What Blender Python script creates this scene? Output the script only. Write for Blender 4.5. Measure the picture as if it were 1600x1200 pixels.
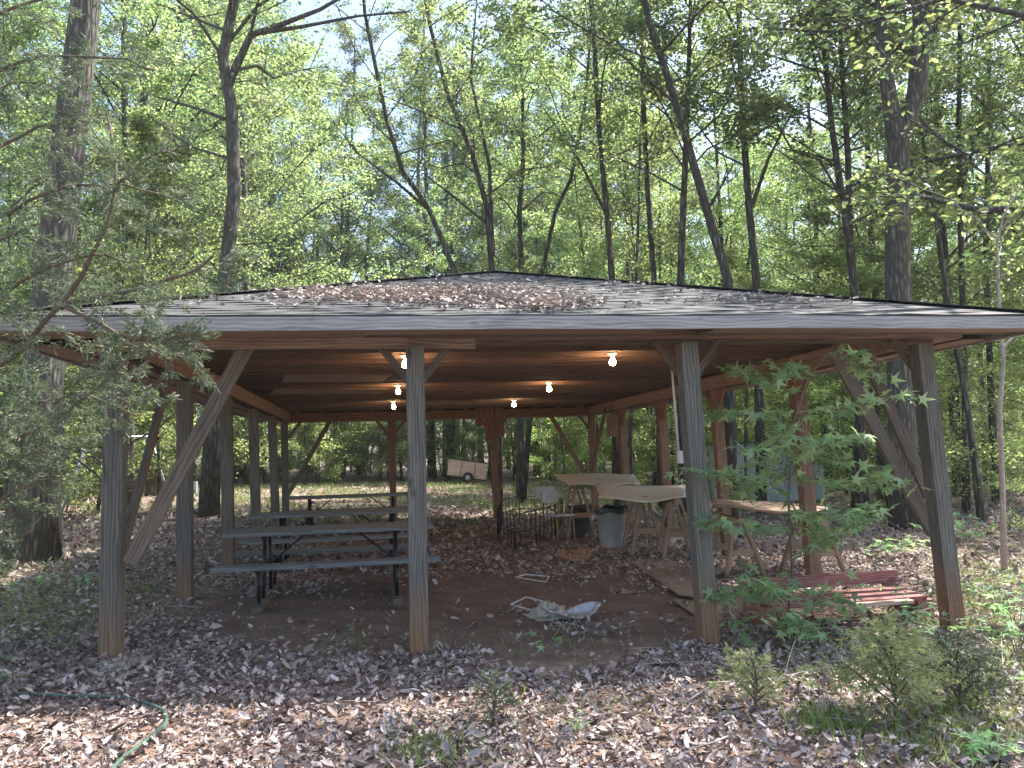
import bpy, bmesh, math, random
import numpy as np
from mathutils import Vector, Matrix
S = bpy.context.scene
for o in list(bpy.data.objects): bpy.data.objects.remove(o)
COL = S.collection
# ------------------------------------------------------------ camera
F, YAW, PITCH, ROLL, CX, CY, CZ = 1258.0, 0.1670, 0.0884, -0.0301, 2.113, -6.923, 1.5
fw = Vector((math.sin(YAW)*math.cos(PITCH), math.cos(YAW)*math.cos(PITCH), math.sin(PITCH)))
rt0 = Vector((math.cos(YAW), -math.sin(YAW), 0)); up0 = rt0.cross(fw)
RT = rt0*math.cos(ROLL)+up0*math.sin(ROLL); UP = -rt0*math.sin(ROLL)+up0*math.cos(ROLL)
cd = bpy.data.cameras.new('camera'); cam = bpy.data.objects.new('camera', cd); COL.objects.link(cam)
cd.sensor_width = 36; cd.lens = F/1600*36; cd.clip_end = 1000; cd.clip_start = 0.05
M = Matrix((RT, UP, -fw)).transposed().to_4x4(); M.translation = Vector((CX, CY, CZ)); cam.matrix_world = M
S.camera = cam
S.render.resolution_x, S.render.resolution_y = 1024, 768
# ------------------------------------------------------------ sky, sun, exposure
SUN_EL, SUN_AZ = math.radians(55), math.radians(72)       # azimuth from +Y towards +X
w = bpy.data.worlds.new('World'); S.world = w; w.use_nodes = True
nt = w.node_tree; bg = nt.nodes['Background']; sky = nt.nodes.new('ShaderNodeTexSky')
sky.sky_type = 'NISHITA'; sky.sun_disc = False; sky.sun_elevation = SUN_EL; sky.sun_rotation = SUN_AZ
sky.dust_density = 2.0
nt.links.new(sky.outputs[0], bg.inputs[0]); bg.inputs[1].default_value = 0.15
sl = bpy.data.lights.new('sun', 'SUN'); sl.energy = 5.0; sl.angle = math.radians(0.5); sl.color = (1, .95, .87)
so = bpy.data.objects.new('sun', sl); COL.objects.link(so)
sdir = Vector((math.sin(SUN_AZ)*math.cos(SUN_EL), math.cos(SUN_AZ)*math.cos(SUN_EL), math.sin(SUN_EL)))
so.rotation_euler = sdir.to_track_quat('Z', 'Y').to_euler(); so.location = (20, 10, 30)
S.view_settings.view_transform = 'Standard'; S.view_settings.look = 'None'; S.view_settings.gamma = 1
S.view_settings.exposure = 1.65
S.cycles.max_bounces = 6; S.cycles.diffuse_bounces = 4; S.cycles.transmission_bounces = 4
# ------------------------------------------------------------ helpers
rnd = random.Random(7); NR = np.random.default_rng(11)
def ray(u, v): return (fw + RT*((u-800)/F) - UP*((v-600)/F))
def pt(u, v, d):                       # point at forward distance d
    return Vector((CX, CY, CZ)) + ray(u, v)*d
def G(x, y):                           # ground height
    return -0.0317*15*np.tanh((x-0)/15) + 0.0126*np.maximum(y, -30) + 0.02*np.sin(x*.7+1)*np.sin(y*.6) 
def at(u, v, h=0.0):                   # point on the ground (or h above it) seen at a pixel
    r = ray(u, v); lo, hi = 0.5, 90.0
    f = lambda t: CZ + r.z*t - h - float(G(CX+r.x*t, CY+r.y*t))
    for _ in range(60):
        m = (lo+hi)/2
        if f(m) > 0: lo = m
        else: hi = m
    return Vector((CX+r.x*lo, CY+r.y*lo, CZ+r.z*lo))
def atz(u, v, z): r = ray(u, v); t = (z-CZ)/r.z; return Vector((CX+r.x*t, CY+r.y*t, z))
def aty(u, v, y): r = ray(u, v); t = (y-CY)/r.y; return Vector((CX+r.x*t, y, CZ+r.z*t))
def atx(u, v, x): r = ray(u, v); t = (x-CX)/r.x; return Vector((x, CY+r.y*t, CZ+r.z*t))
def gz(p): return Vector((p[0], p[1], float(G(p[0], p[1]))))

def tag(o, label=None, cat=None, group=None, kind=None):
    for k, v in (('label', label), ('category', cat), ('group', group), ('kind', kind)):
        if v: o[k] = v
    return o
def thing(name, label, cat, loc=(0, 0, 0), rz=0, group=None):
    o = bpy.data.objects.new(name, None); COL.objects.link(o); o.location = loc; o.rotation_euler = (0, 0, rz)
    o.empty_display_size = .2
    return tag(o, label, cat, group)
class MB:                               # collects shapes (local coordinates of the thing)
    def __init__(s): s.v = []; s.f = []; s.uv = []; s.sm = []
    def add(s, vs, fs, uvs=None, smooth=False):
        b = len(s.v); s.v += [tuple(p) for p in vs]
        for i, f in enumerate(fs):
            s.f.append(tuple(b+k for k in f)); s.sm.append(smooth)
            s.uv += list(uvs[i]) if uvs else [(0, 0)]*len(f)
    def board(s, p0, p1, wd, th, up=(0, 0, 1), bow=0, seg=1, taper=1.0):
        """plank from p0 to p1; th measured along 'up'-ish axis, wd across"""
        p0 = Vector(p0); p1 = Vector(p1); d = (p1-p0); L = d.length; d = d/L
        up = Vector(up); sd = d.cross(up)
        if sd.length < 1e-4: sd = d.cross(Vector((0, 1, 0)))
        sd.normalize(); u = sd.cross(d).normalized()
        ou, ov = rnd.random()*50, rnd.random()*50
        vs = []; 
        for i in range(seg+1):
            t = i/seg; c = p0+d*(L*t)+u*(bow*math.sin(math.pi*t)); k = 1+(taper-1)*t
            for a, b in ((-1, -1), (1, -1), (1, 1), (-1, 1)): vs.append(c+sd*(a*wd/2*k)+u*(b*th/2*k))
        fs = []; uv = []
        per = [0, wd, wd+th, 2*wd+th, 2*wd+2*th]
        for i in range(seg):
            for k in range(4):
                a = i*4+k; b = i*4+(k+1) % 4
                fs.append((a, b, b+4, a+4)); u0, u1 = ou+L*i/seg, ou+L*(i+1)/seg
                uv.append([(u0, ov+per[k]), (u0, ov+per[k+1]), (u1, ov+per[k+1]), (u1, ov+per[k])])
        fs.append((3, 2, 1, 0)); uv.append([(ou, ov), (ou+.02, ov), (ou+.02, ov+th), (ou, ov+th)])
        n = seg*4; fs.append((n, n+1, n+2, n+3)); uv.append([(ou, ov), (ou+.02, ov), (ou+.02, ov+th), (ou, ov+th)])
        s.add(vs, fs, uv); return s
    def box(s, c, sx, sy, sz, rz=0):
        c = Vector(c); a = Vector((math.cos(rz), math.sin(rz), 0))
        return s.board(c-a*sx/2, c+a*sx/2, sy, sz)
    def tube(s, pts, rad, n=8, cap=True):
        pts = [Vector(p) for p in pts]
        if not hasattr(rad, '__len__'): rad = [rad]*len(pts)
        vs = []; fs = []; uv = []; ref = None; L = 0; Ls = []
        for i, p in enumerate(pts):
            t = (pts[min(i+1, len(pts)-1)]-pts[max(i-1, 0)]).normalized()
            if ref is None: ref = t.orthogonal().normalized()
            ref = (ref - t*ref.dot(t)).normalized(); b = t.cross(ref)
            if i: L += (p-pts[i-1]).length
            Ls.append(L)
            for k in range(n):
                a = 2*math.pi*k/n; vs.append(p+(ref*math.cos(a)+b*math.sin(a))*rad[i])
        ou = rnd.random()*40
        for i in range(len(pts)-1):
            for k in range(n):
                k2 = (k+1) % n; fs.append((i*n+k, i*n+k2, (i+1)*n+k2, (i+1)*n+k))
                c0, c1 = k/n*6.28*rad[0], (k+1)/n*6.28*rad[0]
                uv.append([(ou+Ls[i], c0), (ou+Ls[i], c1), (ou+Ls[i+1], c1), (ou+Ls[i+1], c0)])
        if cap:
            fs.append(tuple(range(n-1, -1, -1))); uv.append([(0, 0)]*n)
            fs.append(tuple((len(pts)-1)*n+k for k in range(n))); uv.append([(0, 0)]*n)
        s.add(vs, fs, uv, True); return s
    def lathe(s, prof, n=24, c=(0, 0, 0)):
        c = Vector(c); vs = []; fs = []
        for r, z in prof:
            for k in range(n):
                a = 2*math.pi*k/n; vs.append(c+Vector((r*math.cos(a), r*math.sin(a), z)))
        for i in range(len(prof)-1):
            for k in range(n):
                k2 = (k+1) % n; fs.append((i*n+k, i*n+k2, (i+1)*n+k2, (i+1)*n+k))
        s.add(vs, fs, None, True); return s
    def build(s, name, mat, parent=None, off=None):
        me = bpy.data.meshes.new(name)
        vs = s.v
        if off is not None: vs = [(a-off[0], b-off[1], c-off[2]) for a, b, c in vs]
        me.from_pydata(vs, [], s.f); uvl = me.uv_layers.new(name='UVMap')
        uvl.data.foreach_set('uv', np.array(s.uv, 'f').ravel())
        me.polygons.foreach_set('use_smooth', s.sm)
        me.materials.append(mat); o = bpy.data.objects.new(name, me); COL.objects.link(o)
        if parent: o.parent = parent
        return o
# --- numpy scatter of small leaf-like polygons
def rot_from_normals(n, spin):
    n = n/np.linalg.norm(n, axis=1, keepdims=True)
    a = np.stack([np.cos(spin), np.sin(spin), 0*spin+.01], 1)
    x = a - n*(a*n).sum(1, keepdims=True); x /= np.linalg.norm(x, axis=1, keepdims=True)+1e-9
    return np.stack([x, np.cross(n, x), n], 2)
def scatter(name, mat, pos, Rm, size, tv, tf, parent=None, rv=None, link=True):
    tv = np.array(tv, float); N, k = len(pos), len(tv)
    if np.ndim(size) == 0: size = np.full(N, size)
    v = np.einsum('nij,kj->nki', Rm, tv)*np.asarray(size)[:, None, None] + pos[:, None, :]
    me = bpy.data.meshes.new(name); me.vertices.add(N*k); me.vertices.foreach_set('co', v.astype('f').ravel())
    fl = [np.array(f) for f in tf]; lens = [len(f) for f in fl]; cat = np.concatenate(fl)
    loops = (cat[None, :]+np.arange(N)[:, None]*k).ravel(); nf = N*len(fl)
    me.loops.add(len(loops)); me.loops.foreach_set('vertex_index', loops.astype('i'))
    ls = np.tile(lens, N); st = np.concatenate([[0], np.cumsum(ls)[:-1]])
    me.polygons.add(nf); me.polygons.foreach_set('loop_start', st.astype('i')); me.update(calc_edges=True)
    at_ = me.attributes.new('rnd', 'FLOAT', 'POINT')
    if rv is None: rv = NR.random(N)
    at_.data.foreach_set('value', np.repeat(rv, k).astype('f'))
    me.materials.append(mat); me.validate()
    o = bpy.data.objects.new(name, me)
    if link: COL.objects.link(o)
    if parent: o.parent = parent
    return o
LEAF = ([(0, 0, 0), (.5, .26, .05), (1, 0, -.06), (.5, -.26, .05)], [(0, 1, 2, 3)])
LEAF2 = ([(0, 0, 0), (.35, .24, .07), (.75, .17, .03), (1.05, 0, -.1), (.75, -.17, .03), (.35, -.24, .07), (.5, 0, 0)],
         [(0, 6, 1), (1, 6, 2), (2, 6, 3), (3, 6, 4), (4, 6, 5), (5, 6, 0)])
def star(n=5):
    v = [(0.12, 0, 0)]; 
    angs = [-2.15, -1.05, 0, 1.05, 2.15]; ln = [.48, .72, .88, .72, .48]
    pts = [(-.03, 0, 0)]
    for i, (a, l) in enumerate(zip(angs, ln)):
        if i: pts.append((.12+.24*math.cos(a-.53), .24*math.sin(a-.53), .03))
        pts.append((.12+l*.6*math.cos(a-.16), l*.6*math.sin(a-.16), .0))
        pts.append((.12+l*math.cos(a), l*math.sin(a), -.08))
        pts.append((.12+l*.6*math.cos(a+.16), l*.6*math.sin(a+.16), .0))
    v += pts; m = len(pts)
    return v, [(0, 1+i, 1+(i+1) % m) for i in range(m)]
STAR = star()
def dead():                             # lobed oak leaf, curled
    o = [(0, 0), (.15, .08), (.25, .26), (.36, .1), (.5, .32), (.6, .12), (.78, .27), (.8, .1), (1, 0)]
    full = o+[(x, -y) for x, y in o[-2:0:-1]]
    v = [(.5, 0, -.03)]+[(x, y, 1.1*y*y+.35*(x-.5)**2-.05*math.sin(9*x)) for x, y in full]; m = len(full)
    return v, [(0, 1+i, 1+(i+1) % m) for i in range(m)]
DEAD = dead()
BLADE = ([(0, -.03, 0), (0, .03, 0), (.45, .022, .15), (.45, -.022, .15), (1, 0, .0)], [(0, 1, 2, 3), (3, 2, 4)])
# ------------------------------------------------------------ materials
def newmat(name):
    m = bpy.data.materials.new(name); m.use_nodes = True; return m, m.node_tree, m.node_tree.nodes['Principled BSDF']
def N(nt, t, **kw):
    n = nt.nodes.new(t)
    for k, v in kw.items():
        if hasattr(n, k): setattr(n, k, v)
    return n
def ramp(nt, stops):
    r = nt.nodes.new('ShaderNodeValToRGB'); e = r.color_ramp.elements
    e[0].position, e[0].color = stops[0][0], (*stops[0][1], 1); e[1].position, e[1].color = stops[-1][0], (*stops[-1][1], 1)
    for p, c in stops[1:-1]: x = e.new(p); x.color = (*c, 1)
    return r
def noise(nt, vec, scale, det=4, rough=.6, dist=0):
    n = nt.nodes.new('ShaderNodeTexNoise'); n.inputs['Scale'].default_value = scale; n.inputs['Detail'].default_value = det
    n.inputs['Roughness'].default_value = rough; n.inputs['Distortion'].default_value = dist
    if vec: nt.links.new(vec, n.inputs['Vector'])
    return n
def mapping(nt, vec, sc):
    m = nt.nodes.new('ShaderNodeMapping'); m.inputs['Scale'].default_value = sc; nt.links.new(vec, m.inputs['Vector']); return m.outputs[0]
def bump(nt, h, dist, st=1.0):
    b = nt.nodes.new('ShaderNodeBump'); b.inputs['Distance'].default_value = dist; b.inputs['Strength'].default_value = st
    nt.links.new(h, b.inputs['Height']); return b.outputs[0]
def mixc(nt, f, a, b, mode='MIX'):
    m = nt.nodes.new('ShaderNodeMix'); m.data_type = 'RGBA'; m.blend_type = mode
    for s, i in ((f, 0), (a, 6), (b, 7)):
        if isinstance(s, (int, float)): m.inputs[i].default_value = s
        elif isinstance(s, tuple): m.inputs[i].default_value = (*s, 1)
        else: nt.links.new(s, m.inputs[i])
    return m.outputs[2]
def wood(name, dark, light, stain=None, moss=None, rough=.85):
    m, nt, p = newmat(name); L = nt.links; tc = N(nt, 'ShaderNodeTexCoord')
    v = mapping(nt, tc.outputs['UV'], (.7, 6, 1)); n1 = noise(nt, v, 1.6, 6, .6, 2.2)
    v2 = mapping(nt, tc.outputs['UV'], (3, 90, 1)); n2 = noise(nt, v2, 2.0, 4, .7)
    n3 = noise(nt, mapping(nt, tc.outputs['UV'], (1, 2.5, 1)), 1.2, 3)
    wv = N(nt, 'ShaderNodeTexWave'); wv.bands_direction = 'Y'; wv.inputs['Scale'].default_value = 9
    wv.inputs['Distortion'].default_value = 11; wv.inputs['Detail'].default_value = 2; wv.inputs['Detail Scale'].default_value = .55
    L.new(mapping(nt, tc.outputs['UV'], (.32, 1.15, 1)), wv.inputs['Vector'])
    a = N(nt, 'ShaderNodeMath', operation='ADD'); L.new(n1.outputs[0], a.inputs[0])
    b = N(nt, 'ShaderNodeMath', operation='MULTIPLY'); L.new(n2.outputs[0], b.inputs[0]); b.inputs[1].default_value = .22; L.new(b.outputs[0], a.inputs[1])
    c = N(nt, 'ShaderNodeMath', operation='MULTIPLY_ADD'); L.new(wv.outputs[1], c.inputs[0]); c.inputs[1].default_value = .30; L.new(a.outputs[0], c.inputs[2])
    r = ramp(nt, [(.42, tuple(x*.4 for x in dark)), (.62, dark), (1.08, light)])
    kv = N(nt, 'ShaderNodeTexVoronoi'); kv.inputs['Scale'].default_value = 1; L.new(mapping(nt, tc.outputs['UV'], (2.2, 4.5, 1)), kv.inputs['Vector'])
    km = N(nt, 'ShaderNodeMapRange'); km.inputs[1].default_value = .05; km.inputs[2].default_value = .13; L.new(kv.outputs['Distance'], km.inputs[0])
    kk = N(nt, 'ShaderNodeMath', operation='MULTIPLY_ADD'); L.new(km.outputs[0], kk.inputs[0]); kk.inputs[1].default_value = .4; 
    k0 = N(nt, 'ShaderNodeMath', operation='SUBTRACT'); L.new(c.outputs[0], k0.inputs[0]); k0.inputs[1].default_value = .4; L.new(k0.outputs[0], kk.inputs[2]); c = kk; L.new(c.outputs[0], r.inputs[0])
    col = mixc(nt, n3.outputs[0], r.outputs[0], tuple(.5*(x+y)*1.15 for x, y in zip(dark, light)), 'MIX')
    col = mixc(nt, .6, r.outputs[0], col)
    if stain:                            # clay stain and unweathered wood near the ground
        g = N(nt, 'ShaderNodeNewGeometry'); s = N(nt, 'ShaderNodeSeparateXYZ'); L.new(g.outputs['Position'], s.inputs[0])
        mr = N(nt, 'ShaderNodeMapRange'); mr.inputs[1].default_value = stain[1]; mr.inputs[2].default_value = .15; 
        ad = N(nt, 'ShaderNodeMath', operation='MULTIPLY_ADD'); L.new(n3.outputs[0], ad.inputs[0]); ad.inputs[1].default_value = .5; L.new(s.outputs[2], ad.inputs[2])
        L.new(ad.outputs[0], mr.inputs[0]); k = mixc(nt, .75, stain[0], r.outputs[0], 'OVERLAY')
        col = mixc(nt, mr.outputs[0], col, k)
    L.new(col, p.inputs['Base Color']); p.inputs['Roughness'].default_value = rough
    L.new(bump(nt, c.outputs[0], .006, .8), p.inputs['Normal']); return m
W_POST = wood('post_wood', (.065, .063, .056), (.175, .17, .15), stain=((.52, .30, .16), .8))
W_BACK = wood('brown_post_wood', (.11, .065, .043), (.27, .17, .115))
W_BEAM = wood('beam_wood', (.15, .11, .083), (.34, .26, .20))
W_FASC = wood('fascia_wood', (.20, .20, .20), (.38, .38, .375))
W_JOIST = [wood('joist_wood%d' % i, c, d) for i, (c, d) in enumerate([((.07, .053, .043), (.15, .11, .088)), ((.055, .052, .048), (.12, .115, .10)), ((.09, .06, .045), (.18, .12, .09))])]
W_BRACE = wood('brace_wood', (.08, .068, .055), (.20, .165, .13))
W_PLY = wood('plywood', (.40, .37, .30), (.62, .585, .50))
W_PANEL = wood('panel_wood', (.20, .155, .12), (.33, .26, .20))
W_SAW = wood('sawhorse_wood', (.21, .145, .10), (.40, .29, .20))
W_TABLE = wood('table_plank', (.09, .105, .115), (.23, .24, .235))
W_RED = wood('red_painted_wood', (.17, .06, .055), (.40, .20, .18))
W_PALE = wood('worn_plank', (.42, .27, .22), (.62, .46, .39))
def simple(name, col, rough=.6, metal=0, var=.25, sc=8, bmp=0):
    m, nt, p = newmat(name); tc = N(nt, 'ShaderNodeTexCoord'); n = noise(nt, tc.outputs['Object'], sc, 5, .65)
    r = ramp(nt, [(.3, tuple(c*(1-var) for c in col)), (.7, tuple(min(1, c*(1+var)) for c in col))]); nt.links.new(n.outputs[0], r.inputs[0])
    nt.links.new(r.outputs[0], p.inputs['Base Color']); p.inputs['Roughness'].default_value = rough; p.inputs['Metallic'].default_value = metal
    if bmp: nt.links.new(bump(nt, n.outputs[0], bmp), p.inputs['Normal'])
    return m
M_BLACK = simple('black_steel', (.018, .018, .02), .5, .2)
M_GREYP = simple('grey_plastic', (.36, .38, .38), .55, 0, .12, 5)
M_BAG = simple('dark_green_bag', (.012, .03, .026), .35, 0, .3, 20, .01)
M_DARKP = simple('dark_plastic', (.06, .065, .065), .6)
M_WHITE = simple('white_paint', (.62, .63, .64), .5, 0, .12)
M_CONC = simple('concrete', (.36, .31, .26), .9, 0, .2, 12, .006)
M_FOIL = simple('crumpled_foil', (.55, .60, .66), .38, .7, .25, 30, .02)
M_BAGT = simple('dirty_plastic_bag', (.42, .36, .29), .6, 0, .35, 18, .03)
M_HOSE = simple('green_hose', (.06, .12, .09), .45, 0, .25)
M_CARD = simple('tan_cardboard', (.36, .23, .12), .8, 0, .2, 6)
M_GALV = simple('weathered_metal', (.40, .44, .46), .5, .35, .15)
M_RUST = simple('pinkish_plywood', (.54, .38, .31), .8, 0, .2, 4)
M_TYRE = simple('tyre_rubber', (.02, .02, .02), .8)
M_YEL = simple('yellow_tube', (.38, .30, .09), .5, .1)
M_STEM = simple('stem_bark', (.12, .095, .07), .9, 0, .3, 30, .002)
M_TWIG = simple('dead_twig', (.34, .30, .27), .9, 0, .3, 20)
def barkmat(name, dark, light, sc=1.0, d=.05):
    m, nt, p = newmat(name); L = nt.links; tc = N(nt, 'ShaderNodeTexCoord')
    v = mapping(nt, tc.outputs['UV'], (1.6*sc, 13*sc, 1)); v3 = mapping(nt, tc.outputs['Object'], (16*sc, 16*sc, 2.6*sc))
    n1 = noise(nt, v3, 1.0, 6, .65, .8); vo = N(nt, 'ShaderNodeTexVoronoi', feature='DISTANCE_TO_EDGE'); vo.inputs['Scale'].default_value = 1.1
    nv = mixc(nt, .16, v3, n1.outputs[1]); L.new(nv, vo.inputs['Vector'])
    a = N(nt, 'ShaderNodeMath', operation='MULTIPLY'); L.new(vo.outputs[0], a.inputs[0]); a.inputs[1].default_value = 1.6; a.use_clamp = True
    h = N(nt, 'ShaderNodeMath', operation='MULTIPLY_ADD'); L.new(n1.outputs[0], h.inputs[0]); h.inputs[1].default_value = .8; L.new(a.outputs[0], h.inputs[2])
    r = ramp(nt, [(.25, tuple(c*.6 for c in dark)), (.65, dark), (1.2, light)]); L.new(h.outputs[0], r.inputs[0])
    n2 = noise(nt, tc.outputs['Object'], 1.3, 3); li = mixc(nt, n2.outputs[0], (1.1, 1.05, 1), (.75, .85, .75))
    L.new(mixc(nt, .8, r.outputs[0], li, 'MULTIPLY'), p.inputs['Base Color']); p.inputs['Roughness'].default_value = .95
    L.new(bump(nt, h.outputs[0], d, .9), p.inputs['Normal']); return m
B_NEAR = barkmat('furrowed_bark', (.095, .088, .078), (.215, .20, .18))
B_FAR = barkmat('tree_bark', (.075, .068, .06), (.19, .175, .155), .8)
def leafmat(name, cols, tcol, mixf=.5, objvar=.35, rough=.55):
    m, nt, p = newmat(name); L = nt.links; a = N(nt, 'ShaderNodeAttribute'); a.attribute_name = 'rnd'
    r = ramp(nt, [(i/(len(cols)-1), c) for i, c in enumerate(cols)]); L.new(a.outputs['Fac'], r.inputs[0])
    oi = N(nt, 'ShaderNodeObjectInfo'); hs = N(nt, 'ShaderNodeHueSaturation')
    mr = N(nt, 'ShaderNodeMapRange'); mr.inputs[3].default_value = 1-objvar; mr.inputs[4].default_value = 1+objvar; L.new(oi.outputs['Random'], mr.inputs[0])
    mh = N(nt, 'ShaderNodeMapRange'); mh.inputs[3].default_value = .485; mh.inputs[4].default_value = .52; L.new(oi.outputs['Random'], mh.inputs[0])
    L.new(mr.outputs[0], hs.inputs['Value']); L.new(mh.outputs[0], hs.inputs['Hue']); L.new(r.outputs[0], hs.inputs['Color'])
    L.new(hs.outputs[0], p.inputs['Base Color']); p.inputs['Roughness'].default_value = rough
    if tcol:
        t = N(nt, 'ShaderNodeBsdfTranslucent'); mx = N(nt, 'ShaderNodeMixShader'); mx.inputs[0].default_value = mixf
        sc = mixc(nt, 1.0, hs.outputs[0], tcol, 'MULTIPLY'); 
        L.new(sc, t.inputs[0]); L.new(p.outputs[0], mx.inputs[1]); L.new(t.outputs[0], mx.inputs[2])
        L.new(mx.outputs[0], nt.nodes['Material Output'].inputs[0])
    return m
L_OAK = leafmat('oak_foliage', [(.034, .058, .04), (.078, .102, .056), (.15, .17, .085)], (4.5, 4.5, 3.0), .57, .45, .42)
L_UND = leafmat('understory_foliage', [(.046, .074, .046), (.10, .128, .066), (.185, .208, .105)], (4.5, 4.5, 3.0), .6, .45, .42)
L_DARK = leafmat('dark_foliage', [(.035, .052, .036), (.05, .07, .045), (.075, .095, .055)], (2.2, 2.6, 1.8), .4)
L_CED = leafmat('cedar_foliage', [(.045, .07, .055), (.07, .10, .068), (.11, .14, .085), (.20, .19, .11)], (1.6, 1.9, 1.5), .3, .1)
L_CEDL = leafmat('young_cedar_foliage', [(.17, .21, .10), (.25, .29, .15), (.36, .38, .22)], (1.8, 1.8, 1.2), .4, .1)
L_SWE = leafmat('star_leaf', [(.14, .23, .13), (.20, .31, .17), (.30, .42, .24)], (2.3, 2.4, 1.7), .45, .05)
L_GRASS = leafmat('grass_blades', [(.07, .12, .035), (.13, .19, .06), (.25, .27, .11)], (2, 2.2, 1.4), .4, .05)
L_LIT = leafmat('dead_leaves', [(.09, .066, .057), (.20, .15, .128), (.31, .24, .21), (.42, .345, .31), (.56, .49, .455)], None, 0, .05, .7)
def groundmat():
    m, nt, p = newmat('forest_floor'); L = nt.links; g = N(nt, 'ShaderNodeNewGeometry').outputs['Position']
    n1 = noise(nt, g, .45, 4, .6); n2 = noise(nt, g, 9, 6, .7); n3 = noise(nt, g, 1.4, 5, .6)
    vo = N(nt, 'ShaderNodeTexVoronoi'); vo.inputs['Scale'].default_value = 13; L.new(mixc(nt, .15, g, n2.outputs[1]), vo.inputs['Vector'])
    sp = N(nt, 'ShaderNodeSeparateColor'); L.new(vo.outputs['Color'], sp.inputs[0])
    lit = ramp(nt, [(0, (.07, .045, .035)), (.4, (.16, .10, .078)), (.75, (.26, .185, .15)), (1, (.38, .30, .26))]); L.new(sp.outputs[0], lit.inputs[0])
    soil = ramp(nt, [(.3, (.10, .058, .038)), (.7, (.19, .115, .078))]); L.new(n2.outputs[0], soil.inputs[0])
    # bare clay inside the shelter
    s = N(nt, 'ShaderNodeSeparateXYZ'); L.new(g, s.inputs[0])
    def sub(o, c, k):
        a = N(nt, 'ShaderNodeMath', operation='SUBTRACT'); L.new(o, a.inputs[0]); a.inputs[1].default_value = c
        b = N(nt, 'ShaderNodeMath', operation='DIVIDE'); L.new(a.outputs[0], b.inputs[0]); b.inputs[1].default_value = k
        q = N(nt, 'ShaderNodeMath', operation='POWER'); L.new(b.outputs[0], q.inputs[0]); q.inputs[1].default_value = 2; 
        q2 = N(nt, 'ShaderNodeMath', operation='ABSOLUTE'); L.new(q.outputs[0], q2.inputs[0]); return q2.outputs[0]
    a = N(nt, 'ShaderNodeMath', operation='ADD'); L.new(sub(s.outputs[0], 3.1, 2.6), a.inputs[0]); L.new(sub(s.outputs[1], 1.8, 2.3), a.inputs[1])
    a2 = N(nt, 'ShaderNodeMath', operation='MULTIPLY_ADD'); L.new(n3.outputs[0], a2.inputs[0]); a2.inputs[1].default_value = 1.6; L.new(a.outputs[0], a2.inputs[2])
    mr = N(nt, 'ShaderNodeMapRange'); mr.inputs[1].default_value = 2.1; mr.inputs[2].default_value = 1.5; L.new(a2.outputs[0], mr.inputs[0])
    base = mixc(nt, .55, soil.outputs[0], lit.outputs[0])
    grs = ramp(nt, [(.3, (.05, .075, .025)), (.7, (.14, .17, .06))]); L.new(n2.outputs[0], grs.inputs[0])
    gm = N(nt, 'ShaderNodeMapRange'); gm.inputs[1].default_value = .52; gm.inputs[2].default_value = .66; L.new(n1.outputs[0], gm.inputs[0])
    far = N(nt, 'ShaderNodeMapRange'); far.inputs[1].default_value = 12; far.inputs[2].default_value = 16; L.new(s.outputs[1], far.inputs[0])
    gf = N(nt, 'ShaderNodeMath', operation='MULTIPLY'); L.new(gm.outputs[0], gf.inputs[0]); L.new(far.outputs[0], gf.inputs[1])
    base = mixc(nt, gf.outputs[0], base, grs.outputs[0])
    n4 = noise(nt, g, 3.2, 8, .75); dirt = ramp(nt, [(.3, (.075, .047, .038)), (.48, (.13, .085, .065)), (.6, (.17, .125, .095)), (.72, (.145, .14, .10))]); L.new(n4.outputs[0], dirt.inputs[0])
    n5 = noise(nt, g, 45, 4, .7); base = mixc(nt, mr.outputs[0], base, mixc(nt, .5, dirt.outputs[0], mixc(nt, n5.outputs[0], (.3, .3, .3), (1.7, 1.7, 1.7)), 'MULTIPLY'))
    L.new(base, p.inputs['Base Color']); p.inputs['Roughness'].default_value = .95
    hh = N(nt, 'ShaderNodeMath', operation='ADD'); L.new(sp.outputs[0], hh.inputs[0]); L.new(n2.outputs[0], hh.inputs[1])
    L.new(bump(nt, hh.outputs[0], .02, .5), p.inputs['Normal']); return m
M_GROUND = groundmat()
def shinglemat():
    m, nt, p = newmat('asphalt_shingles'); L = nt.links; tc = N(nt, 'ShaderNodeTexCoord'); uv = tc.outputs['UV']
    br = N(nt, 'ShaderNodeTexBrick'); br.inputs['Scale'].default_value = 1; br.inputs['Brick Width'].default_value = .3; br.inputs['Row Height'].default_value = .14
    br.inputs['Mortar Size'].default_value = .004; br.inputs['Color1'].default_value = (.2, .2, .2, 1); br.inputs['Color2'].default_value = (.8, .8, .8, 1)
    br.inputs['Mortar'].default_value = (0, 0, 0, 1); L.new(uv, br.inputs['Vector'])
    n = noise(nt, uv, 1.1, 5, .6); n2 = noise(nt, uv, 60, 3)
    r = ramp(nt, [(0, (.03, .03, .032)), (.15, (.055, .055, .058)), (1, (.095, .093, .093))]); L.new(br.outputs[0], r.inputs[0])
    c = mixc(nt, .6, r.outputs[0], mixc(nt, n.outputs[0], (.55, .55, .58), (1.3, 1.25, 1.2)), 'MULTIPLY')
    c = mixc(nt, .5, c, mixc(nt, n2.outputs[0], (.4, .4, .4), (1.6, 1.6, 1.6)), 'MULTIPLY')
    L.new(c, p.inputs['Base Color']); p.inputs['Roughness'].default_value = .8; L.new(bump(nt, br.outputs[0], .004), p.inputs['Normal']); return m
M_SHING = shinglemat()
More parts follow.
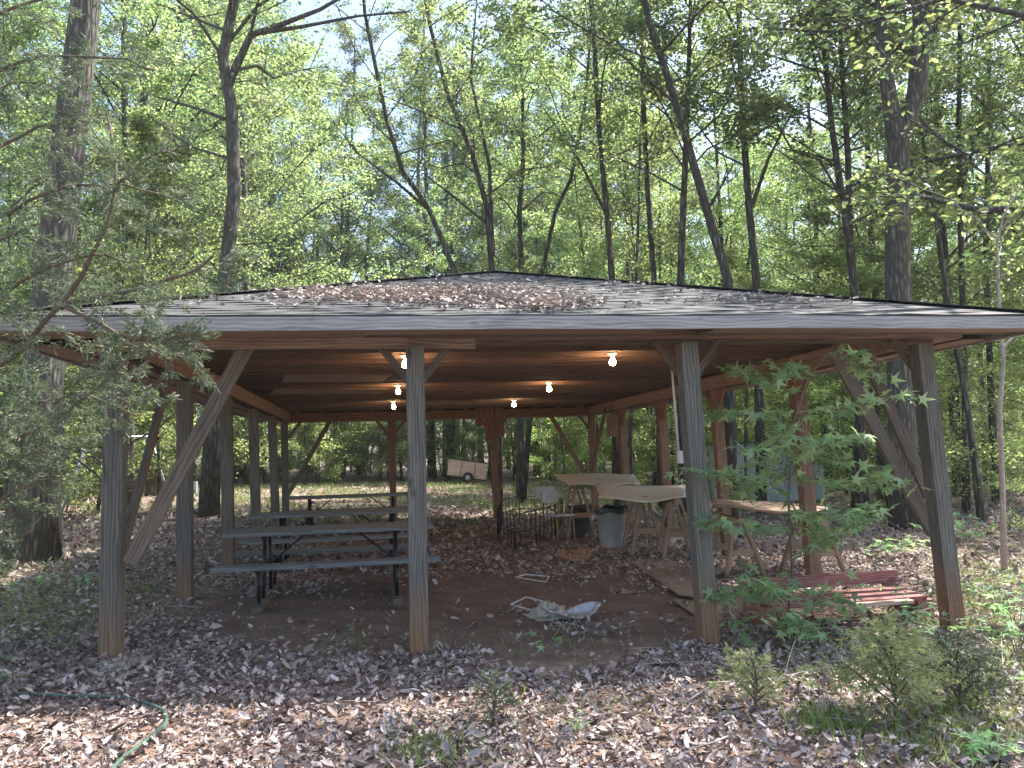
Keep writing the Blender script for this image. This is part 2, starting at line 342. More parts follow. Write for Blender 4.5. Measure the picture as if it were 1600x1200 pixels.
# ------------------------------------------------------------ ground
def ground():
    xs = np.concatenate([np.linspace(-90, -14, 30)[:-1], np.linspace(-14, 22, 145)[:-1], np.linspace(22, 110, 30)])
    ys = np.concatenate([np.linspace(-40, -8, 16)[:-1], np.linspace(-8, 18, 131)[:-1], np.linspace(18, 140, 50)])
    X, Y = np.meshgrid(xs, ys); Z = G(X, Y)-.012 + NR.normal(0, .006, X.shape)
    v = np.stack([X, Y, Z], -1).reshape(-1, 3); nx = len(xs)
    f = [(j*nx+i, j*nx+i+1, (j+1)*nx+i+1, (j+1)*nx+i) for j in range(len(ys)-1) for i in range(nx-1)]
    me = bpy.data.meshes.new('ground'); me.from_pydata(v.tolist(), [], f); me.materials.append(M_GROUND)
    me.polygons.foreach_set('use_smooth', [True]*len(f))
    o = bpy.data.objects.new('ground', me); COL.objects.link(o); tag(o, 'forest floor of brown leaves, clay and patchy grass', None, None, 'structure')
ground()
# ------------------------------------------------------------ picnic shelter
Wd, Dp, HB = 7.38, 12.48, 2.43            # width, depth, underside of beams
OV, EZ = .70, 2.49                        # overhang, underside of fascia
PS = .15
sh = thing('picnic_shelter', 'open sided weathered wooden picnic shelter with low shingled hip roof', 'shelter', (0, 0, 0))
front_base = [at(174, 1027), at(655, 1020), at(1107, 1007), at(1490, 984)]
front_top = [(0, 0), (Wd/3, 0), (Wd*2/3, 0), (Wd, 0)]
def post(b, t, mat, h=HB, s=PS, jit=0):
    b = Vector(b); b.z = float(G(b.x, b.y))-.05
    m = MB().board(b, (t[0], t[1], h), s, s, up=(0, 1, 0)); return m.build('post', mat, sh)
tops_px = [(182, 600), (649, 600), (1077, 600), (1445, 600)]
for b, q in zip(front_base, tops_px):
    t = aty(q[0], q[1], b.y); dz = (HB-b.z)/(t.z-b.z)
    tt = b+(t-b)*dz; post(b, (tt.x, tt.y), W_POST)
for i in range(1, 5): post((0+.02*i, Dp*i/5, 0), (0, Dp*i/5), W_POST)
for i in range(1, 5): post((Wd+.05, Dp*i/5, 0), (Wd-.03, Dp*i/5), W_BACK)
for i in range(4): post((Wd*i/3, Dp, 0), (Wd*i/3-.03, Dp), W_POST if i == 0 else W_BACK)
for b, q in zip(front_base[:1], tops_px): MB().lathe([(0, -.03), (.2, -.03), (.24, -.01), (.2, .012), (.0, .014)], 14, gz(b)+Vector((.12, -.1, 0))).build('footing', M_CONC, sh)
# beams
def beam(p0, p1, th=.19, wd=.05, mat=W_BEAM, seg=6, bow=0): return MB().board(p0, p1, wd, th, bow=bow, seg=seg).build('beam', mat, sh)
zc = HB+.095
beam((-.1, -.11, zc-.02), (2.95, -.11, zc-.02), .17, bow=.012); beam((2.96, -.10, zc+.045), (Wd+.25, -.10, zc+.03), .13)
beam((-.1, .115, zc+.03), (Wd+.1, .115, zc+.03), .16, mat=W_BRACE)
beam((-.11, .15, zc), (-.11, Dp, zc)); beam((.105, .15, zc+.01), (.105, Dp, zc+.01))
beam((Wd+.11, .15, zc), (Wd+.11, Dp, zc)); beam((Wd-.105, .15, zc+.01), (Wd-.105, Dp, zc+.01))
beam((.0, Dp-.11, zc), (Wd, Dp-.11, zc), mat=W_BACK); beam((-.1, Dp+.11, zc-.04), (Wd+.1, Dp+.11, zc-.04), .15)
# ceiling joists
k = 0; y = .45
while y < Dp-.3:
    hz = HB+.20+.05*math.sin(y*1.7)*.2
    MB().board((-.05, y, hz+.07), (Wd+.05, y, hz+.07), .04, .15, seg=4, bow=rnd.uniform(-.02, .01)).build('ceiling_joist', W_JOIST[rnd.choice([0, 0, 1, 2])], sh); y += .40; k += 1
# hung panels under the joists
for (u0, v0, u1, v1, z) in ((442, 570, 604, 592, 2.60), (425, 594, 600, 612, 2.61), (0, 0, 0, 0, 0)):
    if z:
        a = atz(u0, v1, z); b = atz(u1, v1, z)
        MB().board((max(a.x, .2), a.y, z), (b.x, b.y, z+.01), .9, .012).build('ceiling_panel', W_PANEL, sh)
# roof body
x0, x1, y0, y1 = -OV, Wd+OV, -OV, Dp+OV; ZE = EZ+.118; SL = 1.37/(Wd/2+OV); hx = (x0+x1)/2; hr = (x1-x0)/2
ZR = ZE+hr*SL
def slope_strips(edge0, edge1, inward, ridge_fn, name='shingle_slope'):
    """rows of overlapping shingles; edge0->edge1 along eave, inward = horizontal unit vector"""
    m = MB(); e0, e1, n = Vector(edge0), Vector(edge1), Vector(inward); d = (e1-e0).normalized(); L = (e1-e0).length
    rows = int(hr/.135); 
    for r in range(rows):
        s0 = -.035+r*(hr+.035)/rows; s1 = -.035+(r+1)*(hr+.035)/rows
        i0, i1 = ridge_fn(s0), ridge_fn(s1); lift = .0045 + (.006 if r == 0 else 0)
        segs = 24; prev = None
        for q in range(segs+1):
            t = q/segs; sag = -.03*math.sin(math.pi*t)*(1 if r < 1 else 1)*0
            a = e0+d*(i0[0]+(L-i0[1]-i0[0])*t)+n*s0; b = e0+d*(i1[0]+(L-i1[1]-i1[0])*t)+n*s1
            wob = .006*math.sin(7*t*L+r*2.1)+rnd.uniform(-.0015, .0015)
            A = Vector((a.x, a.y, ZE+s0*SL+lift+wob)); B = Vector((b.x, b.y, ZE+s1*SL+.001+wob*.5)); Cc = Vector((a.x, a.y, ZE+s0*SL-(.022 if r == 0 else .004)))
            if prev:
                pa, pb, pc = prev; ua, ub = pa[1], (A-e0).dot(d)
                m.add([pa[0], A, B, pb], [(0, 1, 2, 3)], [[(pa[1], s0+.05), (ub, s0+.05), (ub, s1+.049), (pa[1], s1+.049)]])
                m.add([pc, Cc, A, pa[0]], [(0, 1, 2, 3)], [[(0, 0)]*4])
            prev = ((A, (A-e0).dot(d)), B, Cc)
    return m.build(name, M_SHING, sh)
both = lambda s: (s, s)
slope_strips((x0, y0, 0), (x1, y0, 0), (0, 1, 0), both)
slope_strips((x1, y1, 0), (x0, y1, 0), (0, -1, 0), both)
slope_strips((x0, y1, 0), (x0, y0, 0), (1, 0, 0), both)
slope_strips((x1, y0, 0), (x1, y1, 0), (-1, 0, 0), both)
# ridge caps
rc = MB(); P1, P2 = Vector((hx, y0+hr, ZR)), Vector((hx, y1-hr, ZR))
for a, b in ((Vector((x0, y0, ZE)), P1), (Vector((x1, y0, ZE)), P1), (Vector((x0, y1, ZE)), P2), (Vector((x1, y1, ZE)), P2), (P1, P2)):
    nseg = int((b-a).length/.2)
    for i in range(nseg):
        c0 = a+(b-a)*(i/nseg); c1 = a+(b-a)*((i+1.15)/nseg); rc.board(c0+Vector((0, 0, .012)), c1+Vector((0, 0, .007)), .22, .006)
rc.build('ridge_cap', M_SHING, sh)
# roof deck underside
dk = MB(); zz = -.03
c = [(x0+.03, y0+.03, ZE+zz), (x1-.03, y0+.03, ZE+zz), (x1-.03, y1-.03, ZE+zz), (x0+.03, y1-.03, ZE+zz), (hx, y0+hr, ZR+zz-.02), (hx, y1-hr, ZR+zz-.02)]
dk.add(c, [(0, 4, 1), (1, 4, 5, 2), (2, 5, 3), (3, 5, 4, 0)], [[(0, 0), (4, 4), (8, 0)], [(0, 0), (4, 4), (9, 4), (13, 0)], [(0, 0), (4, 4), (8, 0)], [(0, 0), (4, 4), (9, 4), (13, 0)]])
dk.build('roof_deck', W_JOIST[0], sh)
# fascia boards (butted lengths)
def fascia(pts, dz=0, mat=W_FASC):
    for a, b in zip(pts, pts[1:]):
        MB().board((a[0], a[1], EZ+.052+a[2]), (b[0], b[1], EZ+.052+b[2]), .035, .104, seg=6, bow=-.006).build('fascia_board', mat, sh)
fascia([(x0, y0-.02, .0), (3.32, y0-.02, .004), (3.323+2.2, y0-.02, .006), (x1, y0-.02, -.008)])
fascia([(x0-.02, y0+.0, 0), (x0-.02, 5.8, 0), (x0-.02, y1, 0)]); fascia([(x1+.02, y0, -.008), (x1+.02, 5.8, 0), (x1+.02, y1, 0)])
fascia([(x0, y1+.02, 0), (x1, y1+.02, 0)])
# soffit boards (in lengths across each side)
def soff(a, b, wd, mat=W_BEAM, dz=0): MB().board((a[0], a[1], EZ+.012+dz), (b[0], b[1], EZ+.012+dz), wd, .012, seg=4, bow=rnd.uniform(-.01, .012)).build('soffit_board', mat, sh)
for (a, b) in ((x0+.02, 2.0), (2.01, 4.4), (4.9, x1-.02)): soff((a, y0+.14), (b, y0+.14), .26); soff((a+.02, y0+.42), (b-.05, y0+.42), .25, W_BEAM if a < 2 else W_BRACE, .02)
for (a, b) in ((.1, 3.9), (3.92, 8.4), (8.42, y1-.6)):
    for xx, s in ((x0, 1), (x1, -1)):
        soff((xx+s*.15, a), (xx+s*.15, b), .27); soff((xx+s*.43, a), (xx+s*.43, b-.1), .25, W_BEAM, .015)
soff((.1, y1-.3), (Wd-.1, y1-.3), .5)
# rafter stubs showing above rear beam
for i in range(13): MB().board((.3+i*.56, Dp-.75, 2.70), (.3+i*.56, Dp+.1, 2.64), .045, .09).build('rafter', W_BEAM, sh)
# diagonal braces
def brace(p0, p1, wd=.1, th=.045, mat=W_BRACE, up=(0, 1, 0)): MB().board(p0, p1, wd, th, up=up).build('brace', mat, sh)
fb = front_base
brace(aty(203, 880, -.05), aty(387, 538, -.05), .12)
brace((.06, .1, .8), (.02, 1.75, 2.45), .045, .11)
brace(aty(1458, 832, .13), aty(1303, 548, .13), .13)
brace(aty(1452, 775, .32), aty(1340, 528, .32), .11)
brace(aty(448, 776, Dp-.2), aty(521, 648, Dp-.2), .1); brace(aty(912, 738, Dp-.2), aty(858, 645, Dp-.2), .1, mat=W_BACK)
brace((Wd-.15, Dp-.1, .9), (Wd-.15, Dp-1.7, 2.45), .045, .1, W_BACK)
def knee(px, py, pz, dx, dy, mat, s=.36):
    up = (0, 1, 0) if dx else (1, 0, 0)
    brace((px+dx*.06, py+dy*.06, pz-s), (px+dx*s, py+dy*s, pz+.02), .065, .035, mat, up)
for (u, v, sgn) in ((649, 590, -1), (649, 590, 1), (1077, 585, -1), (1077, 585, 1), (1445, 575, -1)):
    t = aty(u, v, -.02); knee(t.x, .0, HB+.04, sgn, 0, W_BRACE, .31)
for i in range(1, 5):
    knee(Wd-.03, Dp*i/5, HB, 0, 1, W_BACK); knee(Wd-.03, Dp*i/5, HB, 0, -1, W_BACK)
for i in (1, 2): knee(Wd*i/3-.03, Dp, HB, 1, 0, W_BACK); knee(Wd*i/3-.03, Dp, HB, -1, 0, W_BACK)
knee(0, Dp, HB, 1, 0, W_BRACE); knee(Wd, Dp, HB, -1, 0, W_BACK); knee(0, 0, HB, 0, 1, W_BRACE)
# short plank nailed to the top of the rear post, breaker board
q = aty(776, 640, Dp-.25)
m = MB(); 
for i in range(3): m.board((q.x-.42+.24*i, Dp-.26, 2.0+.22*(i != 1) - (.15 if i == 1 else 0)), (q.x-.42+.24*i, Dp-.26, 2.85), .035 if 0 else .22, .03, up=(0, 1, 0))
m.build('nailed_planks', W_BACK, sh)
MB().board((q.x+.02, Dp-.2, 1.95), (q.x+.02, Dp-.2, 2.55), .32, .03, up=(0, 1, 0)).build('nailed_plank', W_BACK, sh)
# conduit on the third front post
c0 = atx(1049, 566, 0) if 0 else pt(1049, 566, 7.75); c1 = pt(1060, 706, 7.75)
MB().tube([c0, c1], .012, 8).build('conduit', M_WHITE, sh)
ob = MB().box(c1+Vector((.02, -.02, -.05)), .07, .06, .12).build('outlet_box', M_WHITE, sh)
# loose plank hanging in the right rear bay, and on left
def hang(u, v0, v1, y, wd, name, label, mat):
    a = aty(u, v0, y); b = aty(u, v1, y); r = thing(name, label, 'board', b)
    mm = MB()
    for i in range(4): mm.board(b+Vector(((i-1.5)*wd/4, 0, rnd.uniform(0, .03))), a+Vector(((i-1.5)*wd/4, 0, 0)), wd/4-.006, .02, up=(0, 1, 0))
    mm.build('slats', mat, r, off=b); MB().tube([a, (a.x, a.y, 2.5)], .006, 5).build('cord', M_BLACK, r, off=b)
hang(957, 648, 684, Dp*4/5-.3, .26, 'hanging_board', 'dark slatted wooden board hanging beside a right rear post of the shelter', W_BACK)
# ------------------------------------------------------------ bulbs
def bulbmat():
    m, nt, p = newmat('lit_bulb'); p.inputs['Base Color'].default_value = (1, .8, .6, 1); p.inputs['Emission Color'].default_value = (1, .55, .26, 1); p.inputs['Emission Strength'].default_value = 90; return m
M_BULB = bulbmat()
BL = [(633, 567, 'nearest bulb of the left row, half hidden behind the second front post', 2.62), (622, 610, 'middle bulb of the left row of ceiling bulbs', 2.62), (615, 634, 'farthest bulb of the left row of ceiling bulbs', 2.62),
      (957, 563, 'nearest bulb of the right row, the largest looking bulb', 2.62), (858, 606, 'middle bulb of the right row of ceiling bulbs', 2.62), (803, 631, 'farthest bulb of the right row beside the nailed planks', 2.62)]
bulb0 = None
for u, v, lab, z in BL:
    p = atz(u, v, z-.085); p.z = 2.62
    if bulb0 is None:
        b = thing('light_bulb', '', 'light bulb', p, 0, 'bare bulbs under the shelter ceiling'); bulb0 = b
        MB().lathe([(0, .012), (.055, .012), (.058, -.004), (.045, -.02), (.022, -.026), (.02, -.045), (0, -.045)], 18).build('socket', M_WHITE, b)
        MB().lathe([(.014, -.045), (.018, -.062), (.034, -.09), (.038, -.108), (.033, -.127), (.018, -.14), (0, -.143)], 18).build('glass_bulb', M_BULB, b)
    else:
        b = bulb0.copy(); COL.objects.link(b); b.location = p
        for ch in bulb0.children: c = ch.copy(); COL.objects.link(c); c.parent = b
    b['label'] = 'lit bare '+lab
# ------------------------------------------------------------ picnic tables
def picnic_table(loc, L, label):
    g = thing('picnic_table', label, 'picnic table', loc, 0, 'picnic tables on the left of the shelter'); h = L/2
    for i, yy in enumerate((-.25, 0, .25)): MB().board((-h, yy, .74), (h, yy, .74), .245, .042, seg=3, bow=-.004).build('tabletop_plank', W_TABLE, g)
    for yy in (-.68, .68):
        MB().board((-h-.03, yy, .435), (h+.03, yy, .435), .25, .042, seg=3, bow=-.006).build('bench_seat', W_TABLE, g)
    for s in (-1, 1):
        x = s*(h-.42)
        fr = MB()
        for yy in (-.2, .2): fr.tube([(x, yy*1.55, .05), (x, yy*.95, .71)], .021, 8)
        fr.tube([(x, -.78, .402), (x, .78, .402)], .02, 8); fr.tube([(x, -.33, .70), (x, .33, .70)], .02, 8)
        for yy in (-.7, .7): fr.tube([(x-s*.0, yy, .40), (x, yy*.9, .05)], .02, 8)
        fr.build('leg_frame', M_BLACK, g)
        MB().tube([(x, 0, .36), (x-s*.42, 0, .70)], .012, 6).build('brace', M_BLACK, g)
        MB().board((x, -.86, .03), (x, .86, .03), .09, .06).build('runner', W_BRACE, g)
    return g
def table_at(ul, v, h, L, lab):
    p = at(ul, v, h); y = p.y+.37; x = p.x+L/2; return picnic_table((x, y, float(G(x, y))), L, lab)
table_at(346, 836, .72, 2.25, 'nearest picnic table, blue grey planks on black steel frame')
table_at(388, 807, .72, 2.35, 'middle picnic table of the row, just behind the nearest one')
table_at(446, 779, .72, 2.45, 'farthest picnic table at the back left corner of the shelter')
# ------------------------------------------------------------ sawhorse tables
def sawhorse(loc, rz, h, L, label):
    g = thing('sawhorse', label, 'sawhorse', loc, rz, 'wooden sawhorses under the sheets')
    MB().board((-L/2, 0, h-.045), (L/2, 0, h-.045), .09, .09).build('top_rail', W_SAW, g)
    for sx in (-1, 1):
        for sy in (-1, 1):
            MB().board((sx*(L/2+.02), sy*.26, 0), (sx*(L/2-.12), sy*.055, h-.02), .085, .035, up=(0, 1, 0)).build('leg', W_SAW, g)
        MB().board((sx*(L/2-.03), -.18, h*.42), (sx*(L/2-.03), .18, h*.42), .03, .085).build('crosspiece', W_SAW, g)
    return g
def sheet(name, corners, label, cat, th=.02, sag=.05, mat=W_PLY, skirt=0):
    A, B, C, D = [Vector(c) for c in corners]; m = MB(); n = 14; vs = []; base = (A+B+C+D)/4
    for lay in (0, 1):
        for j in range(n+1):
            for i in range(n+1):
                s, t = i/n, j/n; p = (A*(1-s)+B*s)*(1-t)+(D*(1-s)+C*s)*t
                z = p.z - sag*math.sin(math.pi*s)*.9*(1 if lay == 0 else 1) + .018*math.sin(9*s+3*t)*math.cos(5*t) - lay*th
                vs.append((p.x, p.y, z))
    fs = []; uv = []; o = (n+1)**2; idx = lambda i, j, l: l*o+j*(n+1)+i
    LX, LY = (B-A).length, (D-A).length; ouv = lambda i, j: (i/n*LX+11, j/n*LY+5)
    for j in range(n):
        for i in range(n):
            q = [(i, j), (i+1, j), (i+1, j+1), (i, j+1)]
            fs.append([idx(a, b, 0) for a, b in q]); uv.append([ouv(a, b) for a, b in q])
            fs.append([idx(a, b, 1) for a, b in q[::-1]]); uv.append([ouv(a, b) for a, b in q[::-1]])
    for i in range(n):
        for e in (((i, 0), (i+1, 0)), ((i+1, n), (i, n)), ((0, i+1), (0, i)), ((n, i), (n, i+1))):
            a, b = e; fs.append([idx(*a, 1), idx(*b, 1), idx(*b, 0), idx(*a, 0)]); uv.append([ouv(*a), ouv(*b), ouv(*b), ouv(*a)])
    m.add(vs, fs, uv, True); o = m.build(name, mat, None, off=base); o.location = base; return tag(o, label, cat)
def pz(u, v, d): return pt(u, v, d)
sheet('plywood_sheet', [pz(890, 758, 14.6), pz(1000, 757, 14.6), pz(990, 741, 16.4), pz(866, 741, 16.4)], 'pale sagging plywood sheet on sawhorses, the farther of two joined sheets', 'plywood sheet', sag=-.02)
sheet('plywood_sheet', [pz(940, 778, 12.0), pz(1076, 776, 12.0), pz(1072, 756, 14.3), pz(930, 754, 14.3)], 'pale sagging plywood sheet on sawhorses beside the grey trash can', 'plywood sheet', sag=.05)
sheet('plank_tabletop', [pz(1112, 789, 10.6), pz(1296, 803, 10.4), pz(1292, 791, 11.4), pz(1112, 779, 11.6)], 'sunlit plank tabletop on sawhorses near the right side posts', 'tabletop', sag=-.01, th=.04, mat=W_SAW)
for (u, d, rz, h, lab) in ((900, 15.2, 1.5, 1.0, 'sawhorse under the left end of the farther plywood sheet'), (985, 14.9, 1.4, .97, 'sawhorse under the joint of the two plywood sheets'),
                       (1000, 12.9, 1.45, .92, 'sawhorse just right of the grey trash can'), (1052, 12.4, 1.35, .92, 'sawhorse under the right end of the nearer plywood sheet'),
                       (1140, 10.9, 1.5, .76, 'sawhorse under the left end of the plank tabletop'), (1262, 10.8, 1.5, .74, 'sawhorse under the right end of the plank tabletop')):
    p = pt(u, 760, d); sawhorse(gz(p), rz, h, .75, lab)
# ------------------------------------------------------------ bins
def bin_(loc, h, r, label, mat, bag=True):
    g = thing('trash_can', label, 'trash can', loc, .3)
    b = MB().lathe([(0, .0), (r*.74, .0), (r*.76, .02), (r*.95, h*.86), (r*1.0, h*.865), (r*1.0, h*.93), (r*1.06, h*.935), (r*1.06, h), (r*.98, h), (r*.94, h*.9), (r*.72, .05), (0, .05)], 32).build('body', mat, g)
    for s in (-1, 1):
        MB().tube([(s*r*.97, -.07, h*.8), (s*r*1.13, -.06, h*.79), (s*r*1.13, .06, h*.79), (s*r*.97, .07, h*.8)], .012, 6).build('handle', mat, g)
    if bag:
        mb = MB(); n = 40; vs = []; prof = [(1.09, .9), (1.12, .98), (1.04, 1.05), (.9, 1.0), (.7, .88)]
        for i, (rr, z) in enumerate(prof):
            for k_ in range(n):
                a = 2*math.pi*k_/n; q_ = rr*r*(1+.02*math.sin(9*a)+.015*rnd.uniform(-1, 1)); vs.append((q_*math.cos(a), q_*math.sin(a), h*z+.02*math.sin(5*a+i)))
        fs = [(i*n+k_, i*n+(k_+1) % n, (i+1)*n+(k_+1) % n, (i+1)*n+k_) for i in range(len(prof)-1) for k_ in range(n)]
        mb.add(vs, fs, None, True); mb.build('bin_liner', M_BAG, g)
    return g
p = at(957, 857); bin_(p, .66, .255, 'grey plastic trash can with a dark green liner at its rim', M_GREYP)
p = at(908, 838); bin_(p, .58, .22, 'dark trash can with a pale rim, left behind the grey trash can', M_DARKP, False)
# black wire pen
def pen():
    c = at(815, 838); g = thing('wire_pen', 'low black metal wire pen standing on the leaves left of the trash cans', 'wire pen', c)
    P = [at(778, 846), at(805, 862), at(838, 850), at(868, 838), at(880, 822), at(850, 815), at(812, 813), at(785, 820)]
    P = [q-c for q in P]; rail = MB(); bars = MB(); H = .56
    for a, b in zip(P, P[1:]+P[:1]):
        a0, b0 = Vector((a.x, a.y, 0)), Vector((b.x, b.y, 0))
        for h in (.03, .27, H): rail.tube([a0+Vector((0, 0, h)), b0+Vector((0, 0, h))], .009, 6)
        nb = max(2, int((b0-a0).length/.24))
        for i in range(nb): q = a0+(b0-a0)*(i/nb); MB().tube([q, q+Vector((0, 0, H))], .0065 if i else .012, 6).build('bar', M_BLACK, g)
    rail.build('rails', M_BLACK, g); 
pen()
# chair
def chair(loc, rz, label):
    g = thing('metal_chair', label, 'chair', loc, rz)
    MB().box((0, 0, .45), .42, .42, .025).build('seat', M_GALV, g)
    MB().board((-.2, .22, .78), (.2, .22, .78), .02, .22).build('backrest', M_GALV, g)
    for s in (-1, 1):
        MB().tube([(s*.2, -.2, 0), (s*.2, -.17, .45)], .012, 6).build('leg', M_YEL, g)
        MB().tube([(s*.2, .27, 0), (s*.2, .2, .45), (s*.2, .23, .88)], .012, 6).build('leg', M_YEL, g)
p = pt(872, 790, 14.6); chair(gz(p), .5, 'metal chair with pale back and yellowish legs by the farther plywood sheet')
p = pt(845, 790, 16.0); chair(gz(p), -.6, 'grey metal chair behind the black wire pen')
# ------------------------------------------------------------ red bench
def bench():
    a = at(1180, 978); b = at(1440, 968); c = (a+b)/2; ang = math.atan2((b-a).y, (b-a).x); L = (b-a).length
    g = thing('low_bench', 'low dark red painted slatted bench at the right edge of the shelter floor', 'bench', gz(c), ang)
    for i, (yy, z, mt) in enumerate(((-.12, .22, W_RED), (.03, .235, W_RED), (.18, .25, W_RED))):
        MB().board((-L/2+.1, yy, z), (L/2-.05, yy, z), .115, .035, seg=4, bow=-.006).build('seat_slat', mt, g)
    MB().board((-L/2+.02, .36, .33), (L/2, .34, .35), .035, .12, seg=4, bow=.006).build('back_slat', W_RED, g)
    MB().board((-.2, -.21, .20), (L/2-.25, -.23, .21), .09, .03).build('loose_slat', W_PALE, g)
    for s in (-1, 1):
        MB().board((s*(L/2-.06), .02, 0), (s*(L/2-.06), .02, .20), .16, .38, up=(0, 1, 0)).build('leg', W_RED, g)
        MB().board((s*(L/2-.1), .32, .0), (s*(L/2-.1), .4, .36), .08, .05, up=(0, 1, 0)).build('back_support', W_RED, g)
bench()
# plywood walkway on ground
def flat(name, px, label, cat, mat, th=.02, lift=.012):
    P = [at(*q)+Vector((0, 0, lift)) for q in px]; c = sum(P, Vector())/len(P); m = MB(); n = len(P)
    vs = [q+Vector((0, 0, th)) for q in P]+P
    m.add(vs, [tuple(range(n)), tuple(range(2*n-1, n-1, -1))]+[(n+i, n+(i+1) % n, (i+1) % n, i) for i in range(n)],
          [[(q.y*1.0, q.x) for q in P], [(q.y, q.x) for q in P[::-1]]]+[[(0, 0), (1, 0), (1, .02), (0, .02)]]*n)
    o = m.build(name, mat, None, off=c); o.location = c; return tag(o, label, cat)
flat('plywood_board', [(983, 878), (1040, 874), (1072, 890), (1112, 915), (1125, 942), (1060, 932)], 'weathered plywood board lying flat left of the third front post', 'plywood board', W_PANEL)
flat('plywood_board', [(1050, 938), (1128, 948), (1130, 975), (1085, 962)], 'small weathered board on the ground at the foot of the third front post', 'plywood board', W_PANEL, .015, .004)
flat('cardboard_scrap', [(868, 866), (905, 861), (926, 864), (922, 876), (896, 881), (872, 874)], 'flat tan cardboard scrap on the leaves below the grey trash can', 'cardboard', M_CARD, .01, .03)
flat('clay_brick_edging', [(925, 857), (1000, 858), (1000, 864), (925, 864)], 'reddish board lying before the grey trash can', 'board', W_SAW, .03, .0)
# crumpled pan
def pan():
    c = at(888, 966); g = thing('crumpled_foil_pan', 'crushed silver foil pan lying on the bare clay floor', 'foil pan', c)
    m = MB(); n = 36; prof = [(0, .012), (.17, .012), (.23, .02), (.27, .07), (.30, .075), (.305, .07)]; vs = []
    for i, (r, z) in enumerate(prof):
        for k_ in range(n):
            a = 2*math.pi*k_/n; j = 1+.10*math.sin(3*a+1)+.05*math.sin(7*a)+rnd.uniform(-.03, .03)*(i > 1)
            zz = z*(1+.7*math.sin(2*a+.8))+(rnd.uniform(0, .008)) if i > 1 else z
            vs.append((r*j*math.cos(a), r*.62*j*math.sin(a), max(.004, zz)))
    fs = [(i*n+k_, i*n+(k_+1) % n, (i+1)*n+(k_+1) % n, (i+1)*n+k_) for i in range(len(prof)-1) for k_ in range(n)]
    m.add(vs, fs); m.build('pan', M_FOIL, g)
    # crushed plastic at its left
    c2 = at(857, 966); o = MB(); vs = []; n1, n2 = 12, 20
    for i in range(n1+1):
        for k_ in range(n2):
            th = math.pi*.5*i/n1; a = 2*math.pi*k_/n2; r = .19*math.cos(th)*(1+rnd.uniform(-.3, .3))
            vs.append((r*math.cos(a), r*.7*math.sin(a), .14*math.sin(th)*(1+rnd.uniform(-.3, .3))))
    fs = [(i*n2+k_, i*n2+(k_+1) % n2, (i+1)*n2+(k_+1) % n2, (i+1)*n2+k_) for i in range(n1) for k_ in range(n2)]
    o.add(vs, fs); q = o.build('plastic_bag', M_BAGT); q.location = c2; tag(q, 'crumpled dirty plastic bag at the left end of the foil pan', 'plastic bag')
pan()
def wire_frame(px, label):
    P = [at(*q)+Vector((0, 0, .035)) for q in px]; c = sum(P, Vector())/len(P); m = MB().tube(P+[P[0]], .009, 6)
    o = m.build('white_frame', M_WHITE, None, off=c); o.location = c; tag(o, label, 'frame', 'white frames on the clay floor')
wire_frame([(798, 950), (822, 938), (860, 948), (835, 960)], 'white wire frame lying left of the crushed foil pan')
wire_frame([(806, 906), (822, 902), (858, 905), (853, 914)], 'white wire frame lying at the edge of the leaves, farther one')
# ------------------------------------------------------------ far things: trailer, shed, swing set
def trailer():
    a = at(698, 757); L = 1.8; g = thing('utility_trailer', 'old box trailer with pinkish plywood sides, tipped down in the clearing', 'trailer', a, -.08); t = -.16
    R_ = lambda x, z: (x*math.cos(t)-z*math.sin(t), x*math.sin(t)+z*math.cos(t))
    def b(name, x0_, x1_, z0_, z1_, yy, th, mat):
        p = [R_(x0_, (z0_+z1_)/2), R_(x1_, (z0_+z1_)/2)]
        MB().board((p[0][0], yy, p[0][1]+.3), (p[1][0], yy, p[1][1]+.3), th, z1_-z0_).build(name, mat, g)
    b('side_panel', 0, .6, .15, .9, 0, .03, M_RUST); b('side_panel', .63, 1.25, .15, .9, 0, .03, M_RUST); b('side_panel', 1.28, L, .15, .9, 0, .03, M_RUST)
    b('side_panel', 0, L, .15, .9, 1.2, .03, M_RUST); b('frame_rail', -.02, L+.02, .9, .95, -.0, .05, M_BLACK); b('frame_rail', -.02, L+.02, .08, .15, -.02, .06, M_BLACK)
    for x in (.615, 1.265): b('frame_post', x-.012, x+.012, .15, .9, -.025, .02, M_BLACK)
    b('floor', 0, L, .12, .14, .6, 1.2, M_BLACK)
    for x_ in (0, L): 
        q0 = R_(x_, .52); MB().board((q0[0], 0, q0[1]+.3), (q0[0], 1.2, q0[1]+.3), .03, .7).build('end_panel', M_RUST, g)
    wq = R_(1.0, .0); wh = MB()
    for k_ in range(24): pass
    ring = [(wq[0]+.2*math.cos(a*math.pi/12), -.12, max(.28, wq[1]+.3)+.2*math.sin(a*math.pi/12)) for a in range(25)]
    wh.tube(ring, .06, 8); wh.build('tyre', M_TYRE, g); MB().tube([(wq[0], -.1, max(.28, wq[1]+.3)), (wq[0], -.16, max(.28, wq[1]+.3))], .12, 12).build('wheel_hub', M_GALV, g)
trailer()
def corr():
    m, nt, p = newmat('corrugated_metal'); L = nt.links; tc = N(nt, 'ShaderNodeTexCoord'); n = noise(nt, tc.outputs['Object'], 2, 4)
    r = ramp(nt, [(.3, (.30, .36, .40)), (.7, (.46, .52, .56))]); L.new(n.outputs[0], r.inputs[0]); L.new(r.outputs[0], p.inputs['Base Color']); p.inputs['Metallic'].default_value = .3; p.inputs['Roughness'].default_value = .5; return m
